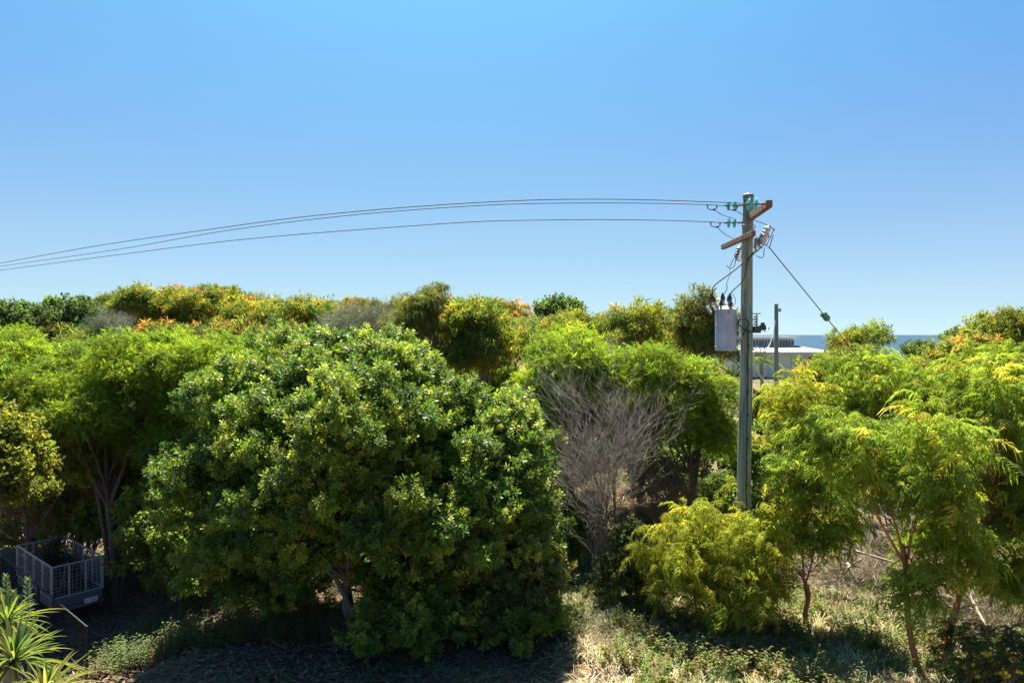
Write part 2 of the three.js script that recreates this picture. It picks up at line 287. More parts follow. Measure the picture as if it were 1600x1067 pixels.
let seed = 100;
function tree(o) {
  const R = rng(seed++), d0 = o.d;
  const lobes = o.lobes.map(([px, py, rx, ry, dd = 0, rz]) => { const d = d0 + dd, k = d / F; return { c: at(px, py, d), r: V(rx * k, ry * k, rz ?? Math.max(rx, ry) * k * 0.85) }; });
  for (const L of lobes.slice()) {                                    // side domes break the outline
    for (let k = 0; k < (o.domes ?? 5); k++) { const a = k * 2.4 + R() * 2, e = -0.15 + R() * 1.1, q = 0.34 + 0.2 * R(), off = 0.62 + 0.22 * R(); lobes.push({ c: L.c.clone().add(V(Math.cos(a) * Math.cos(e) * L.r.x * off, Math.sin(e) * L.r.y * off, Math.sin(a) * Math.cos(e) * L.r.z * off)), r: L.r.clone().multiplyScalar(q), small: true }); }
    L.r.multiplyScalar(0.86);
  }
  const bx = (o.base ? (o.base[0] - 800) / F * (o.base[1] ?? d0) : lobes[0].c.x), bz = -(o.base?.[1] ?? d0), base = V(bx, ground(bx, bz) - 0.08, bz);
  const t = thing(o.name, o.label, o.cat ?? 'tree', base.toArray(), 0, o.group);
  const { clumps, spots } = fillCrown(R, lobes, { gaps: 0.3, gapScale: 0.9, ...o, floor: base.y + (o.clear ?? 0.15) });
  for (const s of spots) s.p.sub(base);
  for (const c of clumps) c.c.sub(base);
  const low = Math.min(...lobes.map((l) => l.c.y - l.r.y * 0.55)) - base.y, fork = o.fork ? at(...o.fork).sub(base) : V(lobes[0].c.x - base.x, Math.max(0.4, low), lobes[0].c.z - base.z);
  const br = branching(R, V(0, 0, 0), fork, clumps, o.limbs ?? 0.35, o.r0 ?? 0.12, BARK[o.bark ?? 'brown'], o.stems ?? 1, o.spread ?? 0.15);
  part(o.cat === 'shrub' ? 'stem' : 'trunk', br.trunk, M.bark, t);
  if (br.limbs.n) { const l = part('branches', br.limbs.geo(true), M.bark, t); l.userData.kind = 'stuff'; }
  const mat = o.kind === 'glossy' ? M.glossy : o.kind === 'twiggy' ? M.dry : M.soft;
  instances('crown', o.kind, seed, spots, mat, t);
  t.userData.count = spots.length;
  return t;
}

// ---------------------------------------------------------------- utility pole and what it carries
const PD = 17, PM = PD / F;                                           // the pole stands 17 m off; metres per photo pixel there
const poleTop = at(1169.5, 306, PD), poleX = (py) => ((1169.5 - (py - 306) * 0.0126) - 800) * PM;
const poleAt = (py, dx = 0, dz = 0) => V(poleX(py) + dx, EYE - (py - HORIZON) * PM, -PD + dz);
const baseY = ground(poleX(960), -PD) - 0.3, poleBase = V(poleX(HORIZON + (EYE - baseY) / PM), baseY, -PD);
const pole = thing('utility_pole', 'tall weathered green-grey timber power pole with two crossarms', 'power pole', poleBase.toArray());
const local = (v) => v.clone().sub(poleBase);
{
  const top = local(poleTop), pts = [], N = 26; for (let k = 0; k <= N; k++) pts.push(V(0, 0, 0).lerp(top, k / N).add(V(Math.sin(k * 0.5) * 0.012, 0, 0)));
  const curve = new THREE.CatmullRomCurve3(pts), g = new THREE.TubeGeometry(curve, 60, 1, 20), p = g.attributes.position;
  for (let i = 0; i < p.count; i++) { const t = Math.floor(i / 21) / 60, c = curve.getPointAt(t), r = 0.18 - 0.055 * t, a = (i % 21) / 20 * 6.283, w = 1 + 0.03 * Math.sin(a * 3 + t * 5) ; p.setXYZ(i, c.x + (p.getX(i) - c.x) * r * w, c.y + (p.getY(i) - c.y) * r, c.z + (p.getZ(i) - c.z) * r * w); }
  g.computeVertexNormals(); const uv = g.attributes.uv; for (let i = 0; i < uv.count; i++) uv.setXY(i, uv.getY(i) , uv.getX(i) * 4);
  part('shaft', g, M.pole, pole);
  part('cap', merge([cyl(0.127, 0.136, 0.05, 20, top.x, top.y + 0.0, top.z), cyl(0.09, 0.127, 0.025, 20, top.x, top.y + 0.037, top.z)]), std(lin(0.10, 0.11, 0.11), 0.6), pole);
  // earthing cable down the front, held by saddles
  const cab = []; for (let y = 516; y <= 800; y += 14) cab.push(local(poleAt(y, -0.015 + 0.01 * Math.sin(y * 0.13), 0.165 + (y - 516) * 0.00008)));
  const ec = part('down_cable', cable(cab, 0.012, 60, 6), M.black, pole);
  for (let y = 540; y < 800; y += 36) part('saddle', rbox(0.06, 0.025, 0.03, 0.006, ...local(poleAt(y, -0.01, 0.172 + (y - 516) * 0.00008)).toArray()), M.black, ec);
  // upper side arm, coming towards the camera
  const a0 = local(poleAt(341, 0.02, 0.02)), nearEnd = local(V((1203 - 800) / F * 15.2, EYE + 205 / F * 15.2, -15.2)); nearEnd.y = a0.y + 0.02;
  const arm = (name, p, q, w, h) => { const L = p.distanceTo(q), g = rbox(w, h, L, 0.01); const u = g.attributes.uv; for (let i = 0; i < u.count; i++) u.setXY(i, g.attributes.position.getZ(i) * 0.5, g.attributes.position.getY(i) * 2 + g.attributes.position.getX(i)); const m = part(name, g, M.arm, pole); m.position.copy(p).add(q).multiplyScalar(0.5); m.lookAt(m.position.clone().add(q.clone().sub(p)).add(pole.position)); return m; };
  const up = arm('crossarm', a0, nearEnd, 0.13, 0.16);
  for (const k of [0.2, 0.82]) { const c = part('bolt', cyl(0.018, 0.018, 0.17, 8).rotateZ(Math.PI / 2), M.rust, up); c.position.set(0, 0.0, (k - 0.5) * 1.7); }
  const l0 = local(at(1134, 388, 18.7)), l1 = local(at(1183, 362, 16.15)); l0.x -= 0.07; l1.x -= 0.07; l1.y = l0.y = (l0.y + l1.y) / 2;
  const lo = arm('crossarm', l0, l1, 0.10, 0.13);
  for (let k = 0; k < 5; k++) { const c = part('bolt', cyl(0.014, 0.014, 0.15, 8).rotateZ(Math.PI / 2), M.rust, lo); c.position.set(0, 0.02, -1.15 + k * 0.55); }
  part('arm_brace', rod(local(poleAt(376, 0, 0.1)), local(poleAt(360, -0.06, 0.7)), 0.015), M.galv, pole);
  for (const y of [352, 372]) part('pole_band', new THREE.TorusGeometry(0.142, 0.012, 6, 24).rotateX(Math.PI / 2).translate(...local(poleAt(y)).toArray()), M.galv, pole);
  // transformer bracket and cable box on the far side of the tank
  part('hanger_bracket', merge([box(0.16, 0.07, 0.10, ...local(poleAt(494, -0.2)).toArray()), box(0.16, 0.07, 0.10, ...local(poleAt(528, -0.2)).toArray()), box(0.03, 0.62, 0.16, ...local(poleAt(511, -0.15)).toArray())]), M.galv, pole);
  const cb = part('cable_box', merge([rbox(0.19, 0.16, 0.16, 0.03, ...local(poleAt(515, 0.22, 0.06)).toArray()), rbox(0.17, 0.13, 0.14, 0.04, ...local(poleAt(512, 0.36, 0.06)).toArray()), cyl(0.045, 0.055, 0.09, 10, ...local(poleAt(507, 0.37, 0.06)).toArray())]), M.plasticBlack, pole);
  part('cable_tail', cable([local(poleAt(513, 0.42, 0.06)), local(poleAt(511, 0.52, 0.06)), local(poleAt(515, 0.50, 0.06)), local(poleAt(518, 0.40, 0.06))], 0.012, 20, 5), M.galv, cb);
  part('arrester_bracket', merge([box(0.25, 0.03, 0.04, ...local(poleAt(490, 0.2, 0.02)).toArray()), box(0.03, 0.42, 0.05, ...local(poleAt(505, 0.24, 0.02)).toArray())]), M.galv, pole);
  for (const [y, r] of [[495, 0.035], [499, 0.05], [503, 0.035], [507, 0.045]]) part('arrester_shed', cyl(r, r * 1.2, 0.035, 12, ...local(poleAt(y, 0.19, 0.06)).toArray()), M.ceramicDark, pole);
  part('cable_loop', cable([local(poleAt(519, 0.05, 0.19)), local(poleAt(514, -0.12, 0.22)), local(poleAt(506, -0.28, 0.25)), local(poleAt(499, -0.24, 0.26)), local(poleAt(499, -0.10, 0.24)), local(poleAt(508, -0.02, 0.22)), local(poleAt(516, -0.1, 0.2)), local(poleAt(524, -0.14, 0.18))], 0.014, 50, 6), M.black, pole);
}
{ // transformer
  const C = at(1134.6, 515, PD + 0.02), r = 0.25, h = 1.03, t = thing('transformer', 'grey cylindrical pole transformer with black-capped bushings', 'transformer', [C.x, C.y - h / 2, C.z]);
  const prof = [[0, 0], [r - 0.02, 0], [r, 0.02], [r, h - 0.06], [r + 0.012, h - 0.055], [r + 0.012, h - 0.03], [r - 0.005, h - 0.02], [r * 0.6, h + 0.045], [0, h + 0.07]].map(([a, b]) => new THREE.Vector2(a, b));
  part('tank', new THREE.LatheGeometry(prof.slice(0, 4), 40), M.tank, t);
  part('lid', new THREE.LatheGeometry(prof.slice(3), 40), M.tank, t);
  for (const y of [0.1, 0.62]) part('weld_band', new THREE.TorusGeometry(r + 0.001, 0.006, 5, 40).rotateX(Math.PI / 2).translate(0, y, 0), M.tank, t);
  const bushing = (p, q, k, cap) => {
    const a = at(p[0], p[1], PD + p[2]).sub(t.position), b = at(q[0], q[1], PD + q[2]).sub(t.position), L = a.distanceTo(b), pr = [[0, 0], [0.03 * k, 0]];
    const n = 5; for (let i = 0; i < n; i++) { const y0 = L * (0.12 + 0.8 * i / n); pr.push([0.03 * k, y0], [0.052 * k, y0 + L * 0.03], [0.05 * k, y0 + L * 0.06], [0.03 * k, y0 + L * 0.08]); } pr.push([0.025 * k, L], [0, L]);
    const g = new THREE.LatheGeometry(pr.map(([x, y]) => new THREE.Vector2(x, y)), 16), m = part('bushing', g, M.porcelain, t); m.position.copy(a); m.quaternion.setFromUnitVectors(V(0, 1, 0), b.clone().sub(a).normalize());
    const cp = [[0, -0.02], [0.05, -0.02], [0.062, 0.03], [0.055, 0.09], [0.03, 0.14], [0.012, 0.19], [0, 0.19]].map(([x, y]) => new THREE.Vector2(x * cap, y * cap));
    const c = part('bushing_cap', new THREE.LatheGeometry(cp, 14), M.plasticBlack, m); c.position.y = L;
  };
  bushing([1124, 484, 0], [1116, 470, 0], 1, 1); bushing([1131, 480, 0.1], [1130, 468, 0.1], 1, 0.9); bushing([1139, 484, -0.1], [1140, 470, -0.1], 1, 1);
  bushing([1112, 490, -0.05], [1102, 477, -0.05], 0.85, 0.75); bushing([1127, 484, -0.2], [1127, 477, -0.2], 0.85, 0.75); bushing([1141, 491, -0.27], [1142, 478, -0.27], 0.95, 0.75);
}
// line conductors: from the pole away to the left over the block (heights fall with the sag; the wind carries them out a little)
const wirePx = [
  ['power_line', [[1164, 318], [1125, 316], [975, 311.5], [832, 312.5], [645, 323], [480, 338], [322, 359], [157, 383], [0, 411]], 15.2, 205, 'thin overhead conductor from near end of upper crossarm'],
  ['power_line', [[1135, 321.5], [1110, 320], [975, 317], [832, 318], [750, 321], [570, 334], [375, 357], [187, 389], [0, 416]], 17, 201, 'thin overhead conductor fixed to pole just below the cap'],
  ['power_line', [[1135, 348.3], [1125, 347.5], [1050, 344.5], [937, 343], [832, 344], [750, 346], [600, 356], [480, 365], [360, 376], [180, 398.5], [0, 422]], 17, 175, 'lowest thin overhead conductor, fixed to pole between the crossarms'],
];
for (const [name, pts, d0, dy, label] of wirePx) {
  const h0 = dy / F * d0, P = pts.map(([x, y]) => { const k = (pts[0][0] - x) / 1160, h = h0 * (1 - 0.10 * Math.sin(Math.min(1, k) * Math.PI * 0.62)); return at(x, y, F * h / (HORIZON - y)); });
  const a = P[P.length - 2], b = P[P.length - 1]; P.push(b.clone().add(b.clone().sub(a).multiplyScalar(2.2)), b.clone().add(b.clone().sub(a).multiplyScalar(6)));
  const g = new THREE.TubeGeometry(new THREE.CatmullRomCurve3(P, false, 'centripetal'), 220, 0.0095, 5);
  tag(part(name, g, M.wire), label, 'power line', 'overhead conductors');
}
function insulatorString(x0, x1, y, d, xm, label) {                   // two glass discs on rusty links, from the pole side x1 to the wire side x0
  const a = at(x0, y + 0.4, d), b = at(x1, y, d), t = thing('insulator_string', label, 'insulator', a.toArray(), 0, 'glass insulator strings');
  const L = b.x - a.x, e = V(L, b.y - a.y, 0);
  part('link', merge([rod(V(0, 0, 0), e, 0.012), ...[0.1, 0.25, 0.5, 0.62, 0.8, 0.93].map((k) => new THREE.SphereGeometry(0.028, 10, 8).scale(1.4, 1, 1).translate(L * k, e.y * k, 0))]), M.rust, t);
  const disc = new THREE.LatheGeometry([[0.02, -0.02], [0.05, -0.028], [0.10, -0.02], [0.127, -0.005], [0.127, 0.006], [0.09, 0.02], [0.045, 0.04], [0.03, 0.05], [0.0, 0.05]].map(([x, y]) => new THREE.Vector2(x, y)), 24).rotateZ(-Math.PI / 2);
  for (const px of xm) { const m = part('glass_disc', disc, M.glassDisc, t); m.position.set(L * (px - x0) / (x1 - x0), e.y * (px - x0) / (x1 - x0), 0); }
}
insulatorString(1131, 1161, 320.5, 17, [1138.5, 1148.5], 'green glass insulator string on pole just below the cap');
insulatorString(1131, 1161, 347.5, 17, [1139, 1148], 'green glass insulator string on pole between the crossarms');
insulatorString(1164, 1198, 318.5, 15.25, [1171, 1181], 'green glass insulator string at near end of upper crossarm');
// jumper clamps under the conductors and their leads
function jumper(x, y, d, x1, y1, d1, label) {
  const c = at(x, y, d), t = thing('line_clamp', label, 'line clamp', c.toArray(), 0, 'line clamps'), q = (px, py, dd = d) => at(px, py, dd).sub(c);
  part('bail', cable([q(x - 5, y), q(x - 4.5, y + 5), q(x, y + 7), q(x + 8, y + 6), q(x + 9.5, y + 1)], 0.012, 20, 5), M.wire, t);
  part('clamp', merge([rbox(0.03, 0.05, 0.03, 0.008, ...q(x - 5, y + 1).toArray()), rbox(0.03, 0.06, 0.03, 0.008, ...q(x + 9.5, y + 1.5).toArray()), rbox(0.045, 0.05, 0.03, 0.008, ...q(x + 5, y + 7).toArray())]), M.plasticBlack, t);
  part('lead', cable([q(x + 5, y + 7), at((x + x1) / 2, (y + 7 + y1) / 2 + 1, (d + d1) / 2).sub(c), q(x1, y1, d1)], 0.008, 16, 5), M.wire, t);
}
jumper(1111, 320.5, 17, 1146, 341, 17.6, 'black clamp and lead on the conductor just below the cap');
jumper(1143, 321, 15.6, 1204, 353, 16.2, 'black clamp and lead hanging on the upper crossarm conductor');
jumper(1116, 347.5, 17, 1147, 373, 17.9, 'black clamp and lead on the lowest conductor');
// drop-out fuses
function fuse(px, py, d, tilt, s, label, dark) {
  const c = at(px, py, d), t = thing('fuse_cutout', label, 'fuse', c.toArray(), 0.4, 'drop-out fuses on the lower crossarm'), pr = [[0, -0.2], [0.04, -0.2]];
  for (let i = 0; i < 4; i++) { const y = -0.17 + i * 0.095; pr.push([0.045, y], [0.09, y + 0.02], [0.085, y + 0.045], [0.045, y + 0.06]); } pr.push([0.04, 0.22], [0, 0.22]);
  const ins = part('insulator', new THREE.LatheGeometry(pr.map(([x, y]) => new THREE.Vector2(x, y)), 16).scale(s, s, s).rotateZ(tilt), dark ? M.ceramicDark : M.porcelain, t);
  part('end_fitting', rbox(0.1 * s, 0.05 * s, 0.06 * s, 0.01, 0.03, 0.23 * s, 0).rotateZ(tilt), M.galv, t); part('end_fitting', rbox(0.11 * s, 0.06 * s, 0.06 * s, 0.01, 0.03, -0.22 * s, 0).rotateZ(tilt), M.galv, t);
  part('fuse_tube', merge([rod(V(0.17 * s, 0.24 * s, 0.03), V(0.13 * s, -0.24 * s, 0.03), 0.014 * s, 8), rod(V(0.05 * s, 0.25 * s, 0), V(0.2 * s, 0.22 * s, 0.03), 0.012, 6), rod(V(0.05 * s, -0.24 * s, 0), V(0.15 * s, -0.25 * s, 0.03), 0.012, 6)]).rotateZ(tilt), M.ceramicDark, t);
}
fuse(1196, 366, 16.3, -0.45, 0.95, 'pale ceramic drop-out fuse right of pole, uppermost', false);
fuse(1190, 373, 16.6, -0.6, 0.8, 'grey ceramic drop-out fuse right of pole, in the middle', true);
fuse(1181, 381, 16.5, -0.1, 0.6, 'small dark drop-out fuse right of pole, lowest', true);
fuse(1153, 395, 17.9, -0.35, 0.75, 'slim drop-out fuse hanging under the left end of lower crossarm', true);
for (const [label, pts, r] of [
  ['black lead from right-hand fuses to left bushing of transformer', [[1194, 382, 16.5], [1186, 390, 16.6], [1172, 402, 16.7], [1146, 424, 16.75], [1128, 437, 16.9], [1117, 446, 17], [1113.5, 452, 17], [1114, 462, 17]], 0.014],
  ['black lead from right-hand fuses down front of pole to bushing', [[1183, 389, 16.6], [1174, 399, 16.75], [1167, 415, 16.78], [1165, 428, 16.78], [1160, 440, 16.78], [1150, 450, 16.85], [1143, 457, 16.9], [1141, 462, 16.9]], 0.014],
  ['thin lead from left fuse down to middle bushing', [[1147, 404, 17.8], [1142, 414, 17.8], [1140.5, 430, 17.5], [1136, 442, 17.2], [1136, 452, 17.1], [1131, 460, 17.1]], 0.010],
  ['bent wire hook below the left fuse', [[1151, 404, 17.85], [1146, 418, 17.85], [1140, 419, 17.85], [1136, 415, 17.85]], 0.009],
  ['bent wire hook below the right fuses', [[1195, 387, 16.5], [1192, 402, 16.5], [1187, 402, 16.5], [1182, 399, 16.5]], 0.009],
  ['bent wire link from upper fuse down to its foot', [[1209, 367, 16.3], [1206, 376, 16.3], [1203, 385, 16.4], [1200, 387, 16.4]], 0.010],
  ['thin earth wire beside right bushing cap', [[1144, 458, 16.9], [1149, 466, 16.9], [1149, 474, 16.85], [1144, 475, 16.75]], 0.007],
  ['thin earth wire drooping off left bushing cap', [[1113, 458, 17], [1106, 459, 17], [1099, 464, 17], [1094, 468, 17]], 0.007],
]) tag(part('jumper_lead', cable(pts.map((p) => at(...p)), r, 40, 6), M.wire), label, 'cable', 'leads around the transformer');
{ // stay wire with its strain insulator
  const A = at(1202, 386, 16.9), B = at(1290, 494, 19), t = thing('stay_wire', 'long stay wire with green block insulator running off the pole', 'stay wire', A.toArray());
  const dir = B.clone().sub(A), n = dir.clone().normalize(), end = A.clone().add(dir.clone().multiplyScalar((A.y - 0.3) / -dir.y));
  part('upper_wire', rod(V(0, 0, 0), dir.clone().addScaledVector(n, -0.16), 0.012), M.wire, t);
  const blk = new THREE.LatheGeometry([[0, -0.16], [0.075, -0.16], [0.09, -0.13], [0.09, -0.06], [0.08, 0], [0.09, 0.06], [0.09, 0.13], [0.075, 0.16], [0, 0.16]].map(([x, y]) => new THREE.Vector2(x, y)), 12).applyQuaternion(new THREE.Quaternion().setFromUnitVectors(V(0, 1, 0), n)).translate(...dir.toArray());
  part('strain_insulator', blk, M.green, t);
  part('lower_wire', rod(dir.clone().addScaledVector(n, 0.16), end.clone().sub(A), 0.014), std(lin(0.2, 0.12, 0.09), 0.7), t);
}
{ // farther pole beside the house
  const d = 50, b = at(1213.5, 560, d), y0 = ground(b.x, -d) - 0.2, top = at(1213.5, 475, d), t = thing('street_pole', 'slim grey-green timber pole beside the white-roofed house', 'pole', [b.x, y0, -d]);
  part('shaft', new THREE.CylinderGeometry(0.13, 0.19, top.y - y0, 14).translate(0, (top.y - y0) / 2, 0), M.pole, t);
  part('lamp_box', merge([rbox(0.16, 0.26, 0.16, 0.02, 0.24, top.y - y0 - 0.42, 0.02), box(0.2, 0.04, 0.04, 0.14, top.y - y0 - 0.5, 0)]), M.galv, t);
  tag(part('service_wire', cable([at(1212, 500, 49.8), at(1209, 518, 49.5), at(1202, 541, 49), at(1192, 547, 48.5), at(1181, 540, 48.5)], 0.025, 30, 5), std(lin(0.55, 0.55, 0.58), 0.6)), 'pale service wire sagging from slim pole beside the house', 'cable');
}

// ---------------------------------------------------------------- house by the sea
{
  const d = 74, k = d / F, C = at(1222, 590, d), t = thing('beach_house', 'pale green house with white metal roof and row of high windows', 'house', [C.x, C.y, C.z], -0.02);
  const wallM = std(lin(0.58, 0.64, 0.44), 0.85), trim = std(lin(0.55, 0.62, 0.55), 0.8), roofM = std(lin(0.36, 0.35, 0.42), 0.6), white = std(lin(0.55, 0.55, 0.55), 0.6), dark = std(lin(0.05, 0.06, 0.07), 0.3), glass = std(lin(0.05, 0.07, 0.10), 0.12), under = std(lin(0.10, 0.10, 0.09), 0.9);
  const wx = 10.4, wd = 8;
  part('wall', box(wx, 2.6, wd, 0, 1.35, -wd / 2), wallM, t);
  part('footing', box(wx - 0.3, 2.2, wd - 0.3, 0, -1.05, -wd / 2 - 0.1), under, t);
  for (const x of [-4.9, -1.3, 1.1, 2.55, 4.9]) part('downpipe', box(0.12, 2.6, 0.1, x, 1.35, 0.06), trim, t);
  const win = part('window', box(1.5, 0.9, 0.08, 3.5, 1.75, 0.02), glass, t); part('window_frame', merge([box(1.6, 0.07, 0.12, 3.5, 2.22, 0.03), box(1.6, 0.07, 0.12, 3.5, 1.28, 0.03), box(0.07, 0.9, 0.12, 3.5, 1.75, 0.03)]), white, win);
  // hipped lower roof
  const e = 0.5, x0 = -wx / 2 - e, x1 = wx / 2 + e, z0 = e, z1 = -wd - e, r0 = 2.68, r1 = 3.3, ix0 = -3.3, ix1 = 2.85, iz0 = -3.0, iz1 = -6, rg = new THREE.BufferGeometry(), q = (a, b, c, dd) => [...a, ...b, ...c, ...a, ...c, ...dd];
  const a = [x0, r0, z0], b = [x1, r0, z0], c = [x1, r0, z1], dd = [x0, r0, z1], A = [ix0, r1, iz0], B = [ix1, r1, iz0], Cc = [ix1, r1, iz1], D = [ix0, r1, iz1];
  rg.setAttribute('position', new THREE.Float32BufferAttribute([...q(a, b, B, A), ...q(b, c, Cc, B), ...q(c, dd, D, Cc), ...q(dd, a, A, D), ...q(A, B, Cc, D)], 3)); rg.computeVertexNormals();
  const rf = part('roof', rg, roofM, t);
  part('gutter', merge([box(x1 - x0, 0.22, 0.12, 0, r0 - 0.06, z0), box(0.12, 0.22, z0 - z1, x1, r0 - 0.06, (z0 + z1) / 2), box(0.12, 0.22, z0 - z1, x0, r0 - 0.06, (z0 + z1) / 2)]), white, rf);
  part('soffit', box(x1 - x0 - 0.2, 0.04, z0 - z1 - 0.2, 0, r0 - 0.2, (z0 + z1) / 2), white, rf);
  for (let n = 0; n < 24; n++) { const f = (n + 0.5) / 24, s = V(x0 + (x1 - x0) * f, r0 + 0.02, z0), u = V(ix0 + (ix1 - ix0) * f, r1 + 0.02, iz0); part('roof_rib', rod(s, u, 0.02, 4), roofM, rf); }
  const cl = part('clerestory', box(5.1, 0.95, 2.4, -0.1, 3.72, -4.4), std(lin(0.42, 0.44, 0.30), 0.8), t);
  for (let n = 0; n < 16; n++) { const x = -2.5 + n * 0.32 ; part('clerestory_pane', box(0.21, 0.50, 0.05, x, 3.66, -3.19), glass, cl); part('mullion', box(0.06, 0.54, 0.08, x + 0.16, 3.66, -3.18), std(lin(0.45, 0.47, 0.55), 0.7), cl); }
  part('upper_roof', merge([box(5.9, 0.10, 3.4, -0.1, 4.27, -4.2), box(5.9, 0.16, 0.06, -0.1, 4.22, -2.47)]), white, t);
}
{ // palm in front of the house
  const d = 52, c = at(1190, 566, d), gy = ground(c.x, -d), t = thing('palm_tree', 'small palm with arching fronds in front of the house', 'palm tree', [c.x, gy, -d]), R = rng(77), h = c.y - gy;
  const m = new Mb(); m.limb([V(0, -0.1, 0), V(0.05, h * 0.5, 0), V(0, h, 0)], [0.16, 0.12, 0.13], 8, [0.2, 0.16, 0.12]); part('trunk', m.geo(true), M.bark, t);
  for (let k = 0; k < 15; k++) {
    const f = new Mb(), az = k * 2.4 + jit(R, 0.2), el = 0.15 + R() * 1.15, L = 1.75 + jit(R, 0.3), o = dirFrom(az, el), P = (s) => V(o.x * L * s, h + o.y * L * s - 0.75 * s * s * L * Math.cos(el), o.z * L * s), cc = tint(R, 0.2, [0.13, 0.16, 0.05]);
    f.limb([P(0), P(0.35), P(0.7), P(1)], [0.02, 0.015, 0.01, 0.004], 4, [0.2, 0.2, 0.08]);
    for (let j = 0; j < 22; j++) for (const s of [-1, 1]) { const u = 0.15 + 0.85 * j / 21, b = P(u), side = V(-Math.sin(az) * s, -0.45 - 0.3 * R(), Math.cos(az) * s).addScaledVector(o, 0.5).normalize(); f.leaf(b, side, V(o.x, 0.3, o.z).normalize(), 0.42 * (1 - 0.55 * u), 0.045, 0.25, tint(R, 0.15, cc)); }
    part('frond', f.geo(), M.soft, t);
  }
}

// ---------------------------------------------------------------- trees
const G = {                                                           // leaf colours (linear)
  tuckeroo: [[0.085, 0.165, 0.010], [0.11, 0.19, 0.010], [0.065, 0.14, 0.012], [0.155, 0.22, 0.012], [0.095, 0.17, 0.010]], tuckTip: [0.25, 0.30, 0.025],
  wattle: [[0.22, 0.32, 0.015], [0.25, 0.34, 0.013], [0.18, 0.285, 0.018]],
  sickle: [[0.20, 0.285, 0.015], [0.23, 0.305, 0.013], [0.165, 0.25, 0.018]], sickleTip: [0.34, 0.32, 0.025],
  olive: [[0.175, 0.22, 0.018], [0.215, 0.24, 0.017], [0.14, 0.195, 0.022]], oliveTip: [0.38, 0.26, 0.025],
  darkOlive: [[0.15, 0.175, 0.03], [0.18, 0.19, 0.028], [0.125, 0.155, 0.034]],
  orange: [[0.22, 0.20, 0.025], [0.19, 0.205, 0.025], [0.15, 0.185, 0.026], [0.28, 0.18, 0.025]], orangeTip: [0.42, 0.20, 0.03],
  dark: [[0.085, 0.14, 0.025], [0.11, 0.165, 0.025], [0.075, 0.125, 0.028]],
  leafy: [[0.14, 0.20, 0.022], [0.16, 0.22, 0.024], [0.12, 0.18, 0.024]],
  mixed: [[0.16, 0.20, 0.024], [0.13, 0.18, 0.026], [0.19, 0.215, 0.022], [0.11, 0.16, 0.028], [0.23, 0.20, 0.024]],
  bush: [[0.29, 0.33, 0.015], [0.32, 0.34, 0.013], [0.25, 0.30, 0.017]],
};
// the big glossy tree in the middle
{
  tree({ name: 'broadleaf_tree', label: 'huge rounded dark green glossy-leaved tree with pale leaning trunks', d: 17, kind: 'glossy', size: 0.8, rc: 0.38, per: 32, pal: G.tuckeroo, accent: G.tuckTip, accentShare: 0.2, under: -0.6, flat: 0.85, domes: 3, gaps: 0.22, gapScale: 0.8,
    base: [556, 16.4], fork: [535, 880, 16.2], r0: 0.10, stems: 3, bark: 'grey', limbs: 0.02, clear: 0.12,
    keep: (c) => !(c.y < 1.35 && c.x > -4.4 && c.x < -3.1 && c.z > -17.2),
    lobes: [[556, 735, 240, 190, 0, 3.4], [425, 655, 130, 105, 0.3, 2.2], [555, 605, 140, 82, 0.8, 2.3], [735, 715, 105, 112, 0, 2.2], [320, 745, 66, 95, -0.2, 1.6], [655, 650, 95, 85, 0.2, 2], [800, 840, 70, 110, -0.8, 1.5], [520, 770, 160, 90, -2.0, 1.2], [700, 850, 110, 90, -1.4, 1.3], [390, 830, 85, 70, -1.0, 1.3], [430, 920, 60, 50, -0.8, 1], [640, 925, 90, 55, -1.2, 1.1], [760, 940, 80, 55, -0.8, 1], [660, 965, 110, 42, -1.7, 0.9], [815, 960, 66, 46, -1.4, 0.9], [540, 985, 70, 26, -2.2, 0.8], [465, 865, 75, 46, -1.8, 0.9], [570, 850, 60, 40, -2.2, 0.8], [350, 890, 60, 46, -0.8, 0.9]] });
}
const T = (o) => tree(o);
const wat = { kind: 'feather', size: 1.1, rc: 0.45, per: 14, pal: G.wattle, under: -0.5, flat: 0.75, domes: 4, bark: 'dark', limbs: 0.10, r0: 0.075, stems: 3, name: 'wattle_tree' };
T({ ...wat, d: 22, lobes: [[45, 612, 95, 80], [20, 690, 70, 70], [100, 680, 66, 60, 0.5], [60, 730, 70, 50, -0.6]], label: 'feathery bright green wattle tree beside the dark broadleaf tree' });
T({ ...wat, d: 21.5, lobes: [[180, 618, 95, 80], [130, 680, 60, 50, -0.8], [235, 690, 66, 50, 0.6], [185, 720, 60, 40, 1.5]], base: [180, 21.2], fork: [165, 700, 21.2], label: 'feathery bright green wattle tree with dark forking trunk behind the cage trailer', r0: 0.09 });
T({ ...wat, d: 22.5, lobes: [[305, 608, 90, 78], [270, 690, 66, 66], [350, 580, 50, 40]], label: 'feathery bright green wattle tree touching the huge glossy tree' });
T({ ...wat, d: 23, lobes: [[905, 597, 95, 66], [850, 660, 48, 80], [930, 670, 70, 60, 1.5]], label: 'feathery lime green dome-shaped wattle behind the bare grey shrub', base: [880, 23] });
T({ ...wat, d: 22, lobes: [[1080, 640, 62, 68], [1000, 600, 62, 52], [1105, 690, 38, 60], [1020, 670, 60, 50, 1.5]], label: 'feathery lime green wattle tree beside the power pole', base: [1075, 22], stems: 2 });
const sic = { kind: 'sickle', size: 1.0, rc: 0.36, per: 13, gaps: 0.35, gapScale: 1.1, domes: 4, pal: G.sickle, accent: G.sickleTip, accentShare: 0.07, under: -0.8, flat: 1.0, tilt: 0.8, bark: 'red', limbs: 0.05, r0: 0.055, name: 'acacia_tree' };
T({ ...sic, d: 16, base: [1267, 16], fork: [1254, 900, 15.9], lobes: [[1276, 785, 42, 40], [1258, 745, 28, 34], [1266, 845, 32, 22]], domes: 3, label: 'small acacia with straight red-brown trunk bending at the crown base' });
